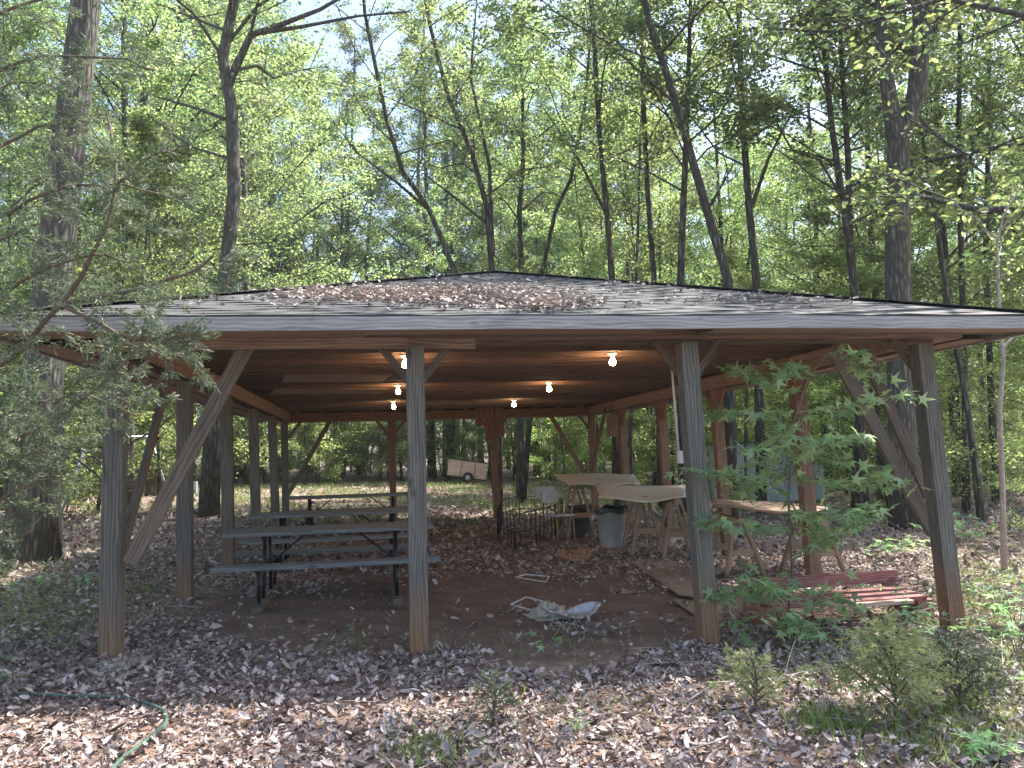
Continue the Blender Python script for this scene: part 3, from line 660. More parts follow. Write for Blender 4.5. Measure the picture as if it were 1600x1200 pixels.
def shed():
    a = at(1118, 783); b = at(1290, 783); d = (b-a); L = d.length; ang = math.atan2(d.y, d.x)
    g = thing('metal_shed', 'low corrugated metal shed with dark flat roof behind the right posts', 'shed', gz((a+b)/2), ang); mt = corr(); H = 1.75
    def wall(p0, p1):
        p0, p1 = Vector(p0), Vector(p1); dd = (p1-p0); n = int(dd.length/.04); nn = Vector((-dd.y, dd.x, 0)).normalized(); m = MB(); vs = []
        for i in range(n+1):
            q = p0+dd*(i/n)+nn*(.012*math.sin(i*math.pi/2)); vs += [q, q+Vector((0, 0, H))]
        m.add(vs, [(2*i, 2*i+2, 2*i+3, 2*i+1) for i in range(n)]); m.build('wall', mt, g)
    h = L/2; wall((-h, 0, 0), (h, 0, 0)); wall((-h, 2, 0), (-h, 0, 0)); wall((h, 0, 0), (h, 2, 0)); wall((h, 2, 0), (-h, 2, 0))
    MB().board((-h-.1, 1, H+.06), (h+.1, 1, H+.06), 2.3, .07).build('roof', M_DARKP, g)
shed()
def swing():
    a = at(132, 806); b = at(232, 790); c = gz((a+b)/2); ang = .25
    g = thing('swing_set', 'pale metal A frame swing stand in the clearing left of the shelter', 'swing stand', c, ang); H = 1.95; h = .95
    for s in (-1, 1):
        for t in (-1, 1): MB().tube([(s*h+s*.35, t*.6, 0), (s*h*.8, t*.03, H)], .03, 8).build('leg', M_GALV, g)
        MB().tube([(s*h*.98+s*.1, -.38, .85), (s*h*.98+s*.1, .38, .85)], .02, 8).build('crossbar', M_GALV, g)
    MB().tube([(-h*.85, 0, H), (h*.85, 0, H)], .035, 8).build('top_bar', M_GALV, g)
    m = thing('porch_swing', 'dark slatted bench swing hanging from the pale A frame', 'swing seat', (c.x+.1, c.y, c.z+.5), ang)
    s_ = MB(); 
    for i in range(4): s_.board((-.55, -.2+i*.12, 0), (.55, -.2+i*.12, 0), .09, .02)
    s_.build('seat', W_BRACE, m); k_ = MB()
    for i in range(3): k_.board((-.55, .22+.03*i, .12+i*.12), (.55, .22+.03*i, .12+i*.12), .02, .09)
    k_.build('backrest', W_BRACE, m); ch = MB()
    for s in (-1, 1): ch.tube([(s*.53, -.2, 0), (s*.5, 0, 1.42)], .006, 5); ch.tube([(s*.53, .22, .1), (s*.5, 0, 1.42)], .006, 5)
    ch.build('chains', M_GALV, m)
swing()
p = at(301, 778); g_ = thing('utility_box', 'small grey box on a stake beside the pale barked trunk', 'utility box', p); MB().box((0, 0, .35), .28, .2, .4).build('box_body', M_GALV, g_); MB().board((0, 0, 0), (0, 0, .16), .05, .05).build('stake', W_BRACE, g_)
# hose
def hose(px, label):
    P = [at(*q)+Vector((0, 0, .03)) for q in px]; Q = []
    for i in range(len(P)-1):
        a, b, c, d = P[max(i-1, 0)], P[i], P[i+1], P[min(i+2, len(P)-1)]
        for k_ in range(6):
            t = k_/6; Q.append(.5*((2*b)+(c-a)*t+(2*a-5*b+4*c-d)*t*t+(3*b-a-3*c+d)*t**3))
    Q.append(P[-1]); o = MB().tube(Q, .011, 8).build('garden_hose', M_HOSE, None, off=P[0]); o.location = P[0]; tag(o, label, 'hose')
hose([(-60, 1085), (0, 1090), (60, 1092), (120, 1095), (190, 1097), (235, 1108), (258, 1122), (256, 1142), (225, 1168), (190, 1195), (150, 1240)], 'green garden hose winding over the leaves at the lower left')
hose([(-30, 1075), (5, 1062), (18, 1040), (28, 1012), (45, 990), (75, 975)], 'short green hose length curving up at the left edge')
# ------------------------------------------------------------ leaf litter, grass
def inview(x, y, mar=.08):
    dx, dy = x-CX, y-CY; z = dx*fw.x+dy*fw.y; r = dx*rt0.x+dy*rt0.y; return (z > 1.5) & (np.abs(r/np.maximum(z, .1)) < .64+mar)
def vnoise(x, y, s, seed=0):
    return (np.sin(x*s+seed)*np.cos(y*s*1.3+seed*2)+np.sin(x*s*2.3+y*s*1.1+seed*3)*.6+np.cos(y*s*3.1-x*s*1.7+seed)*.4)/2
def litter():
    allp = []; 
    for (d0, d1, dens) in ((2.0, 5, 1400), (5, 8.5, 1050), (8.5, 14, 330), (14, 24, 90), (24, 40, 20)):
        A = (d1**2-d0**2)*.70; n = int(A*dens); d = np.sqrt(NR.uniform(d0**2, d1**2, n)); a = NR.uniform(-.64, .64, n)+YAW
        x = CX+d*np.sin(a); y = CY+d*np.cos(a); q = ((x-3.1)/2.7)**2+((y-1.7)/2.2)**2+1.1*vnoise(x, y, 1.5, 2)+.5*vnoise(x, y, 4, 5)
        keep = NR.random(n) < np.clip((q-.75)*1.6, .06, 1)*np.clip(1.05+.5*vnoise(x, y, 3, 1), .4, 1)
        inpad = np.zeros(n, bool)
        allp.append(np.stack([x[keep], y[keep]], 1))
    P = np.concatenate(allp); n = len(P); z = G(P[:, 0], P[:, 1])+NR.uniform(-.003, .035, n); pos = np.column_stack([P, z])
    nn = NR.normal(0, .75, (n, 3)); nn[:, 2] = 1; flip = NR.random(n) < .3; nn[flip] *= -1
    dist = np.hypot(P[:, 0]-CX, P[:, 1]-CY); sz = NR.gamma(6, .0079, n)*np.clip(dist/9, 1, 2.2)
    hm = NR.random(n) < .5; Rr = rot_from_normals(nn, NR.uniform(0, 6.28, n))
    o = scatter('leaf_litter', L_LIT, pos[hm], Rr[hm], sz[hm]*.95, *DEAD); tag(o, 'brown and grey fallen oak leaves covering the ground', None, None, 'stuff')
    CUR = ([(0, 0, .0), (.25, .2, .1), (.65, .2, .14), (1, 0, .12), (.65, -.16, .16), (.25, -.2, .07), (.5, 0, -.02)], LEAF2[1])
    o = scatter('leaf_litter', L_LIT, pos[~hm], Rr[~hm], sz[~hm]*1.0, *CUR); tag(o, 'curled brown fallen leaves among the oak leaves on the ground', None, None, 'stuff'); print('litter', n)
    n = 700; d = np.sqrt(NR.uniform(9, 170, n)); a = NR.uniform(-.66, .66, n)+YAW; x = CX+d*np.sin(a); y = CY+d*np.cos(a)
    kq = ((x-3.1)/2.7)**2+((y-1.7)/2.2)**2 > NR.uniform(.6, 1.6, n)*.9; x, y = x[kq], y[kq]; n = len(x)
    nn = NR.normal(0, .12, (n, 3)); nn[:, 2] = 1; TW = ([(0, -.012, 0), (0, .012, 0), (0, 0, .02), (.5, .04, .02), (.5, .06, .02), (.5, .05, .036), (1, -.005, .01), (1, .005, .01), (1, 0, .015)], [(0, 3, 4, 1), (1, 4, 5, 2), (2, 5, 3, 0), (3, 6, 7, 4), (4, 7, 8, 5), (5, 8, 6, 3)])
    o = scatter('twig_litter', M_TWIG, np.column_stack([x, y, G(x, y)+.03]), rot_from_normals(nn, NR.uniform(0, 6.28, n)), NR.gamma(3, .06, n), *TW); tag(o, 'small bare broken twigs strewn over the fallen leaves', None, None, 'stuff')
    # roof
    pts = []
    for (u, v, su, sv, k_) in ((500, 464, 55, 6, 330), (600, 462, 70, 8, 800), (720, 461, 65, 9, 1000), (820, 468, 60, 9, 750), (850, 480, 35, 5, 350), (1190, 470, 60, 4, 120), (1020, 447, 60, 5, 90), (800, 472, 300, 18, 420)):
        for _ in range(k_):
            r = ray(u+rnd.gauss(0, su), v+rnd.gauss(0, sv))
            t = (ZE+SL*(CY-y0)-CZ)/(r.z-SL*r.y)
            if t > 0:
                q = Vector((CX, CY, CZ))+r*t; s = q.y-y0
                if 0.1 < s < hr and x0+s < q.x < x1-s: pts.append((q.x, q.y, q.z+.012+rnd.uniform(0, .035)))
    pos = np.array(pts); n = len(pos); nn = NR.normal(0, .45, (n, 3)); nn[:, 2] = 1
    o = scatter('leaf_litter', L_LIT, pos, rot_from_normals(nn, NR.uniform(0, 6.28, n)), NR.uniform(.04, .075, n), *DEAD, rv=NR.uniform(.4, 1, n)); tag(o, 'drift of dead brown leaves lying on the front slope of the shingle roof', None, None, 'stuff')
litter()
def blades(pos, sz, lean=.5, mat=L_GRASS, name='grass', label='', tmpl=BLADE):
    n = len(pos); d = NR.normal(0, lean, (n, 3)); d[:, 2] = 1; d /= np.linalg.norm(d, axis=1, keepdims=True)
    a = NR.uniform(0, 6.28, n); h = np.stack([np.cos(a), np.sin(a), 0*a], 1); h -= d*(h*d).sum(1, keepdims=True); h /= np.linalg.norm(h, axis=1, keepdims=True)
    return scatter(name, mat, pos, np.stack([d, h, np.cross(d, h)], 2), sz, *tmpl)
def grass():
    P = []
    def patch(u, v, su, sv, n):
        for _ in range(n):
            q = at(u+rnd.gauss(0, su), max(735, v+rnd.gauss(0, sv))); P.append((q.x, q.y, q.z))
    for a in ((60, 940, 80, 45, 2200), (230, 900, 60, 40, 600), (20, 860, 50, 15, 500), (1560, 900, 60, 30, 1600), (1540, 1000, 60, 50, 1500), (1480, 1130, 90, 40, 1300), (150, 870, 60, 10, 400), (680, 1180, 50, 18, 260), (1290, 1130, 30, 12, 350),
              (850, 1010, 140, 15, 200), (430, 1015, 120, 12, 90), (1250, 1050, 90, 30, 350), (930, 1120, 120, 30, 120), (560, 1010, 20, 8, 40)): patch(*a)
    P = np.array(P); o = blades(P, NR.uniform(.05, .16, len(P)), .6); tag(o, 'thin green grass and weeds growing through the fallen leaves', None, None, 'stuff')
    n = 26000; d = np.sqrt(NR.uniform(18**2, 38**2, n)); a = NR.uniform(-.5, .45, n)+YAW; x = CX+d*np.sin(a); y = CY+d*np.cos(a)
    k_ = vnoise(x, y, .5, 4)+.3*vnoise(x, y, 2, 1) > -.05; x, y = x[k_], y[k_]; o = blades(np.column_stack([x, y, G(x, y)]), NR.uniform(.12, .32, len(x)), .6, L_GRASS); tag(o, 'pale green grass in the clearing behind the shelter', None, None, 'stuff')
grass()
# ------------------------------------------------------------ trees
def bez(p0, p1, rng, wob, n=5, droop=0):
    p0 = np.array(p0, float); p1 = np.array(p1, float); out = []
    for i in range(n):
        t = i/(n-1); q = p0+(p1-p0)*t; q = q+rng.normal(0, wob, 3)*math.sin(math.pi*t); q[2] += droop*math.sin(math.pi*t); out.append(q)
    return np.array(out)
def at_path(path, t):
    s = t*(len(path)-1); i = min(int(s), len(path)-2); return path[i]+(path[i+1]-path[i])*(s-i)
def make_tree(path, r0, cb, spread, nl, nsub, nleaf, leaf, rng, rt=.25, rise=.45, tmpl=LEAF, matb=None, matl=None, root=None, sides=9, sig=.22, tuft=0, maxr=None):
    """path: trunk polyline in local coords; cb: fraction of the height where limbs start; returns (trunk, crown)"""
    path = np.array(path, float); n = len(path); rad = [r0*(1-(1-rt)*(i/(n-1))**.9) for i in range(n)]
    rad[0] *= 1.25; m = MB(); m.tube(path, rad, sides); tips = []; ga = rng.uniform(0, 6.28); H = path[-1][2]-path[0][2]
    for i in range(nl):
        t = cb+(1-cb)*(i+rng.uniform(0, .8))/nl; t = min(t, .99); p = at_path(path, t); ga += 2.4+rng.normal(0, .35)
        f = (t-cb)/(1-cb+1e-6); prof = (.55+.45*math.sin(math.pi*min(1, f*1.1+.12)))*(1-.45*f)*1.25
        Lb = spread*prof*rng.uniform(.65, 1.15); el = rise*rng.uniform(.5, 1.4)+.5*f
        d = np.array([math.cos(ga)*math.cos(el), math.sin(ga)*math.cos(el), math.sin(el)]); e = p+d*Lb
        br = bez(p, e, rng, Lb*.05, 5, Lb*.06); rb = max(.012, r0*(1-(1-rt)*t)*rng.uniform(.28, .45)); m.tube(br, [rb*(1-.75*k_/4) for k_ in range(5)], 5, False)
        for s in range(nsub):
            ts = .3+.7*(s+rng.uniform(0, 1))/nsub; q = at_path(br, min(ts, 1)); dd = d*.55+rng.normal(0, .6, 3); dd[2] = dd[2]*.5+.08; dd /= np.linalg.norm(dd)
            ls = Lb*rng.uniform(.22, .42)*(1.1-.4*ts); e2 = q+dd*ls; sb = bez(q, e2, rng, ls*.08, 3); m.tube(sb, [rb*.3, rb*.2, .004], 4, False)
            k_ = rng.poisson(nleaf); tt = rng.uniform(.1, 1.1, k_)[:, None]; c = q+(e2-q)*tt
            c = c+rng.normal(0, 1, (k_, 3))*np.array([sig, sig, sig*.5])*(.5+ls*.35); tips.append(c)
    L = np.concatenate(tips); nn = rng.normal(0, .75, (len(L), 3)); nn[:, 2] += .65
    tr = m.build('trunk', matb or B_FAR, root)
    cr = scatter('crown', matl or L_OAK, L, rot_from_normals(nn, rng.uniform(0, 6.28, len(L))), leaf*rng.uniform(.65, 1.25, len(L)), *tmpl, parent=root, rv=np.clip(rng.random(len(L)), 0, 1))
    return tr, cr
def straight(H, rng, lean=.05, n=8):
    a = rng.uniform(0, 6.28); P = []; c = np.zeros(2)
    for i in range(n): P.append([c[0], c[1], H*i/(n-1)]); c = c+np.array([math.cos(a), math.sin(a)])*H/n*lean+rng.normal(0, .012*H/ n*3, 2)
    return P
SX = ('tall_tree', 'slim_tree', 'understory_tree', 'cedar_tree')
GRP = {'tall_tree': ('tall leafy hardwood standing in the woods around the clearing', 'tree', 'tall hardwoods of the surrounding woods'),
       'slim_tree': ('slender dark stemmed tree among the woods around the clearing', 'tree', 'slender trees of the surrounding woods'),
       'understory_tree': ('low bright green understory tree at the edge of the woods', 'tree', 'understory trees at the wood edge'),
       'cedar_tree': ('dark narrow evergreen standing among the hardwoods', 'tree', 'evergreens among the hardwoods')}
protos = {}
def proto(kind, i):
    rng = np.random.default_rng(100+i*7+len(kind)); lab, cat, grp = GRP[kind]; r = thing(kind, lab, cat, (0, 0, -500), 0, grp)
    if kind == 'tall_tree': make_tree(straight(19, rng), .15, .26, 4.8, 24, 7, 120, .105, rng, root=r)
    if kind == 'slim_tree': make_tree(straight(15, rng, .08), .07, .26, 3.0, 20, 6, 105, .098, rng, root=r, sides=7)
    if kind == 'understory_tree': make_tree(straight(6.5, rng, .1), .05, .04, 2.7, 24, 6, 100, .085, rng, root=r, matl=L_UND, rise=.25, sides=6)
    if kind == 'cedar_tree': make_tree(straight(11, rng, .02), .12, .12, 2.3, 34, 6, 90, .09, rng, root=r, matl=L_DARK, rise=.2, sides=6)
    return r
for kind, cnt in (('tall_tree', 4), ('slim_tree', 4), ('understory_tree', 4), ('cedar_tree', 2)): protos[kind] = [proto(kind, i) for i in range(cnt)]
used = set()
def place(kind, x, y, s=1.0):
    i = rnd.randrange(len(protos[kind])); p = protos[kind][i]
    if (kind, i) in used:
        o = p.copy(); COL.objects.link(o)
        for ch in p.children: c = ch.copy(); COL.objects.link(c); c.parent = o
    else: o = p; used.add((kind, i))
    o.location = (x, y, float(G(x, y))-.08); o.rotation_euler = (0, 0, rnd.uniform(0, 6.28)); o.scale = (s, s, s*rnd.uniform(.9, 1.12)); return o
placed = []
def ok(x, y, dmin):
    if -2.5 < x < Wd+2.5 and -9 < y < Dp+2: return False
    z = (x-CX)*fw.x+(y-CY)*fw.y; l = (x-CX)*rt0.x+(y-CY)*rt0.y
    for u_, zm, wd_ in ((730, 40, 4.0), (1185, 27, 2.8)):
        if z < zm and abs(l-(u_-800)/F*z) < wd_: return False
    return all((x-a)**2+(y-b)**2 > dmin**2 for a, b in placed)
def polar(d, a): return CX+d*math.sin(a+YAW), CY+d*math.cos(a+YAW)
def fill(kind, n, d0, d1, a0, a1, dmin, s0, s1, clear=True):
    k_ = 0; tries = 0
    while k_ < n and tries < n*40:
        tries += 1; d = math.sqrt(rnd.uniform(d0*d0, d1*d1)); x, y = polar(d, rnd.uniform(a0, a1))
        if clear and ((x-2.3)/8)**2+((y-22)/9.5)**2 < 1: continue
        if kind == 'tall_tree' and ((x-6)/10)**2+((y-27)/11)**2 < 1: continue
        if not ok(x, y, dmin): continue
        placed.append((x, y)); place(kind, x, y, rnd.uniform(s0, s1)); k_ += 1
# nearer individual trees, trunks traced from the photo
def big_tree(name, px, d, r0, label, up, limbs, spread, nl, nsub, nleaf, leaf, seed, cb, base=None, matl=L_OAK, matb=B_FAR, rt=.3, grp=None):
    rng = np.random.default_rng(seed); P = [pt(u, v, d) for u, v in px]; b = gz(P[0]); P[0] = b-Vector((0, 0, .1)); placed.append((b.x, b.y))
    g = thing(name, label, 'tree', b, 0, grp); path = [np.array(p-b) for p in P]; last = path[-1]; dirn = path[-1]-path[-2]; dirn /= np.linalg.norm(dirn)
    dirn = dirn*.6+np.array([0, 0, .4]); steps = 4
    for i in range(steps): last = last+dirn*(up/steps)+rng.normal(0, .08, 3); path.append(last)
    make_tree(path, r0, cb, spread, nl, nsub, nleaf, leaf, rng, root=g, matl=matl, matb=matb, rt=rt, sides=14 if r0 > .2 else 8)
    if limbs:
        for lp, r_ in limbs:
            Q = [pt(u, v, d)-b for u, v in lp]; MB().tube(Q, [r_*(1-.7*i/(len(Q)-1)) for i in range(len(Q))], 9, False).build('limb', matb, g)
    return g
big_tree('oak_tree', [(48, 880), (58, 700), (75, 500), (98, 300), (128, 60)], 11.8, .33, 'massive furrowed oak trunk at the left behind the cedar boughs', 9, [([(75, 520), (62, 430), (50, 380)], .08)], 5, 18, 6, 90, .14, 1, .62, matb=B_NEAR)
big_tree('oak_tree', [(326, 790), (334, 640), (352, 440), (366, 300), (362, 170), (348, 90), (366, 0)], 19.5, .21, 'pale lit trunk leaning behind the left side posts, forking high up', 8,
         [([(366, 110), (392, 55), (440, 38), (500, 15), (560, -20)], .1), ([(400, 52), (470, 42), (560, 25), (640, 18)], .06), ([(362, 190), (310, 170), (240, 150)], .05), ([(366, 250), (300, 230), (230, 180)], .04)], 4.5, 20, 6, 80, .14, 2, .42, matb=B_NEAR)
big_tree('oak_tree', [(1418, 835), (1410, 700), (1403, 460), (1402, 300), (1404, 215), (1432, 150), (1440, 60), (1440, -30)], 16.5, .29, 'big forked oak with two upright limbs at the right of the shelter', 7,
         [([(1404, 235), (1392, 170), (1382, 100), (1374, 0), (1368, -80)], .2), ([(1440, 190), (1500, 240), (1560, 290)], .05)], 5, 22, 7, 100, .12, 3, .5, matb=B_NEAR)
CT = [([(778, 776), (752, 560), (708, 418), (672, 330), (628, 265), (605, 190), (588, 110), (570, 20)], 22, .09, 'thin trunk sweeping up to the left above the roof peak', [([(672, 330), (620, 285), (560, 240), (520, 190)], .05)], 4),
      ([(779, 778), (776, 500), (768, 415), (760, 320), (738, 240), (700, 150), (672, 40)], 23, .10, 'thin multi stemmed trunk rising just behind the roof peak', [([(762, 350), (700, 300), (660, 270)], .05), ([(770, 400), (765, 260), (735, 120), (745, 0)], .07)], 5),
      ([(816, 774), (846, 430), (868, 330), (892, 280), (915, 160)], 25, .08, 'thin leaning trunk right of the roof peak', [], 6),
      ([(965, 790), (956, 430), (948, 330), (936, 200), (928, 60)], 21, .10, 'straight dark trunk above the right half of the roof', [([(950, 340), (905, 250), (850, 170)], .05)], 7),
      ([(1035, 790), (1022, 435), (1012, 300), (1005, 150), (1000, 0)], 22, .095, 'straight slim trunk between two darker trunks above the right roof slope', [], 8),
      ([(1141, 790), (1138, 440), (1105, 330), (1070, 210), (1040, 110), (1016, 40)], 18, .125, 'dark trunk leaning up to the left above the right roof slope', [([(1105, 330), (1150, 250)], .04)], 9),
      ([(1190, 800), (1182, 440), (1170, 320), (1160, 180), (1155, 40)], 20, .115, 'upright dark trunk just right of the leaning trunk', [([(1172, 330), (1200, 250), (1240, 170)], .06), ([(1162, 180), (1140, 80)], .06)], 10),
      ([(1350, 800), (1335, 455), (1318, 320), (1300, 200), (1290, 100)], 19, .10, 'dark trunk left of the big forked oak', [([(1316, 310), (1280, 250), (1220, 230)], .04)], 11),
      ([(1512, 830), (1508, 600), (1502, 400), (1498, 200), (1500, 60)], 20, .085, 'slim dark trunk right of the big forked oak', [([(1500, 300), (1530, 200), (1560, 120)], .05)], 12),
      ([(1560, 830), (1548, 600), (1540, 400), (1545, 200)], 23, .10, 'dark trunk near the right edge of the photo', [], 13),
      ([(815, 775), (813, 700), (812, 560), (815, 430)], 27, .15, 'stout dark trunk seen under the roof right of the rear middle post', [], 14),
      ([(1070, 800), (1066, 620), (1062, 470)], 20, .14, 'dark trunk seen under the roof behind the third front post', [], 15),
      ([(1340, 810), (1344, 650), (1340, 520)], 19, .14, 'mid sized trunk seen between the right side posts', [], 16)]
for px, d, r0, lab, limbs, sd in CT: big_tree('slim_tree', px, d, r0, lab, 8, limbs, 3.8, 20, 6, 85, .12, 40+sd, .3 if sd < 14 else .55)
placed += [tuple(pt(u, 735, d))[:2] for u in (690, 730, 765) for d in range(21, 38, 1)]+[tuple(pt(u, 735, d))[:2] for u in (1135, 1165, 1200, 1235) for d in range(17, 28, 1)]
placed += [(2.0+i*.7, 27.5+j) for i in range(8) for j in range(0, 4, 2)]
fill('understory_tree', 80, 33, 50, -.62, .62, 1.3, .8, 1.5)
fill('tall_tree', 44, 37, 54, -.42, .15, 2.0, 1.15, 1.5)
fill('tall_tree', 9, 23, 34, -.45, -.2, 2.2, 1.0, 1.2)
fill('tall_tree', 34, 24, 46, -.62, .66, 2.6, .8, 1.15); fill('slim_tree', 50, 20, 46, -.62, .66, 1.6, .7, 1.15)
fill('understory_tree', 62, 21, 40, -.62, .66, 1.7, .7, 1.3); fill('cedar_tree', 7, 22, 40, -.6, .6, 2, .7, 1.1)
fill('tall_tree', 60, 46, 80, -.6, .6, 2.6, .9, 1.3); fill('understory_tree', 55, 40, 62, -.6, .6, 1.8, .9, 1.6); fill('slim_tree', 40, 46, 70, -.6, .6, 1.8, .9, 1.3)
for (x, y, k_, s) in ((-5.2, 6, 'understory_tree', .8), (-7, 9.5, 'understory_tree', .9), (-5.8, 13, 'understory_tree', .85), (13.8, 5.5, 'understory_tree', .5), (11.5, 13, 'understory_tree', .9), (15, 12, 'understory_tree', 1.1), (-9, 5, 'slim_tree', .9), (-8.5, 13, 'slim_tree', 1), (-3.5, 15.5, 'slim_tree', .8)):
    place(k_, x, y, s); placed.append((x, y))
# trees added around and behind the viewpoint to cast shade on the place
for (x, y, s) in ((12, -9, 1), (6, -14, 1), (-4, -13, 1), (-10, -6, 1), (-11, 1, 1), (21, -5, 1.1), (20, 12, 1.1)): place('tall_tree', x, y, s)
# thin pale sapling at right edge
big_tree('dead_sapling', [(1568, 885), (1566, 760), (1562, 640), (1568, 560), (1562, 500)], 10.5, .035, 'thin pale grey sapling at the right edge of the photo', 1.6, [([(1566, 545), (1580, 530), (1605, 512)], .02)], .8, 6, 3, 10, .09, 61, .6, matb=M_TWIG, matl=L_UND)
# ------------------------------------------------------------ cedar at left with feathery boughs
def near_oak(x, y, seed, lab):
    rng = np.random.default_rng(seed); b = Vector((x, y, float(G(x, y)))); g = thing('oak_tree', lab, 'tree', b); P = straight(13, rng, .04)
    make_tree(P, .25, .36, 7.0, 22, 7, 62, .14, rng, root=g, matb=B_NEAR, tmpl=LEAF2, rise=.22, sides=12)
near_oak(12.6, 1.0, 71, 'oak standing just right of the view whose leafy limbs reach in over the upper right')
def feather(m, segs, p, d, L, rng, depth):
    """feathery spray: collects needle positions and directions"""
    n = max(2, int(L/.05)); q = np.array(p, float); d = np.array(d, float)
    for i in range(n):
        segs.append((q.copy(), d.copy())); d = d+rng.normal(0, .10, 3)+np.array([0, 0, -.015]); d /= np.linalg.norm(d); q = q+d*(L/n)
        if depth > 0 and i > 0:
            for _ in range(2 if depth == 1 else 1):
                s = np.cross(d, rng.normal(0, 1, 3)); s /= np.linalg.norm(s)+1e-6; s[2] *= .45
                dd = d*.75+s*.75; dd /= np.linalg.norm(dd); feather(m, segs, q, dd, L*rng.uniform(.3, .45)*(1.1-.6*i/n), rng, depth-1)
def cedar(name, loc, boughs, label, mat, seed, trunk=None, needle=.035, fl=.5, step=.13, wid=1.0, side=0.0):
    rng = np.random.default_rng(seed); loc = Vector(loc); g = thing(name, label, 'tree', loc); l0 = np.array(loc)
    if trunk: MB().tube([Vector(q) for q in trunk[0]], trunk[1], 12).build('trunk', B_NEAR, g, off=loc)
    segs = []; bm = MB()
    for pts, r in boughs:
        P = [np.array(q, float) for q in pts]; nseg = len(P)-1; bm.tube([Vector(q) for q in P], [r*(1-.8*i/nseg)+.003 for i in range(nseg+1)], 7, False)
        for i in range(nseg):
            d = P[i+1]-P[i]; L = np.linalg.norm(d); d /= L; k_ = max(1, int(L/step))
            for j in range(k_):
                t = (i+j/k_)/nseg
                if t < .12: continue
                for _ in range(2):
                    s = np.cross(d, rng.normal(0, 1, 3)); s /= np.linalg.norm(s); s[2] = s[2]*.5-.12; dd = d*.55+s; dd /= np.linalg.norm(dd); feather(bm, segs, P[i]+d*L*j/k_, dd, fl*rng.uniform(.5, 1.1)*(1.15-.5*t), rng, 2 if fl > .25 else 1)
    pos = np.array([s[0] for s in segs]); dr = np.array([s[1] for s in segs]); rep = 6 if trunk else 4
    pos = np.repeat(pos, rep, 0)+rng.normal(0, .012, (len(pos)*rep, 3)); dr = np.repeat(dr, rep, 0)+rng.normal(0, .38, (len(dr)*rep, 3)); dr /= np.linalg.norm(dr, axis=1, keepdims=True)
    h = rng.normal(0, 1, dr.shape); h -= dr*(h*dr).sum(1, keepdims=True); h /= np.linalg.norm(h, axis=1, keepdims=True)
    T = ([(0, -.09, 0), (0, .09, 0), (1, .05, 0), (1, -.05, 0)], [(0, 1, 2, 3)]); T = ([(a, b*wid, c) for a, b, c in T[0]], T[1])
    scatter('foliage', mat, pos-l0, np.stack([dr, h, np.cross(dr, h)], 2), needle*rng.uniform(.6, 1.3, len(pos)), *T, parent=g); print(name, len(pos))
    bm.build('boughs', M_STEM, g, off=loc); return g
def B(r, *p):
    P = [pt(*q) for q in p]; Q = []
    for i in range(len(P)-1):
        a, b, c, d = P[max(i-1, 0)], P[i], P[i+1], P[min(i+2, len(P)-1)]
        for k_ in range(3):
            t = k_/3; Q.append(.5*((2*b)+(c-a)*t+(2*a-5*b+4*c-d)*t*t+(3*b-a-3*c+d)*t**3)+Vector((rnd.gauss(0, .008), rnd.gauss(0, .008), rnd.gauss(0, .008))))
    return (Q+[P[-1]], r*.6)
tb = gz(pt(-150, 800, 5.6)); tx = [tb, tb+Vector((.03, 0, 2)), tb+Vector((.0, .05, 4)), tb+Vector((.05, .1, 7.5))]
BO = [B(.03, (-150, 640, 5.6), (0, 572, 5.2), (100, 470, 5.0), (165, 360, 4.9), (180, 260, 4.9), (165, 170, 5)),
      B(.02, (100, 475, 5.0), (200, 455, 4.8), (290, 430, 4.7), (330, 400, 4.6)), B(.02, (95, 475, 5.0), (190, 520, 4.7), (260, 530, 4.6), (290, 560, 4.5)),
      B(.018, (-120, 760, 5.6), (0, 700, 5.2), (110, 640, 4.9), (200, 560, 4.7), (250, 520, 4.6)), B(.015, (-120, 700, 5.6), (20, 640, 5.2), (130, 620, 5.0), (215, 650, 4.9)),
      B(.02, (-150, 820, 5.6), (-40, 800, 5.3), (40, 760, 5.1), (100, 740, 5.0)), B(.02, (-150, 780, 5.6), (-20, 740, 5.3), (60, 700, 5.1), (110, 700, 5.0)),
      B(.02, (-150, 560, 5.6), (-20, 480, 5.3), (50, 430, 5.2), (140, 400, 5.1), (200, 410, 5.0)), B(.02, (-150, 450, 5.6), (-30, 360, 5.3), (80, 300, 5.1), (190, 290, 5.0), (270, 310, 4.9)),
      B(.02, (-150, 330, 5.6), (-30, 250, 5.3), (60, 200, 5.2), (150, 190, 5.1)), B(.02, (-150, 220, 5.6), (-30, 130, 5.3), (60, 90, 5.2), (170, 90, 5.1), (240, 110, 5.0)),
      B(.02, (-150, 120, 5.6), (-40, 40, 5.3), (60, 0, 5.2), (160, -30, 5.1)), B(.015, (175, 300, 4.9), (230, 250, 4.9), (280, 230, 4.8)), B(.015, (-120, 860, 5.6), (-20, 850, 5.2), (50, 830, 5.0)),
      B(.015, (-150, 500, 5.6), (-60, 440, 5.3), (0, 380, 5.2), (60, 350, 5.1)), B(.015, (-150, 300, 5.6), (-60, 180, 5.3), (20, 130, 5.2), (90, 140, 5.1))]
cedar('cedar_tree', tb, BO, 'feathery cedar boughs reaching in from the left over the roof corner', L_CED, 5, (tx, [.11, .10, .08, .03]), needle=.034, fl=.35, step=.10)
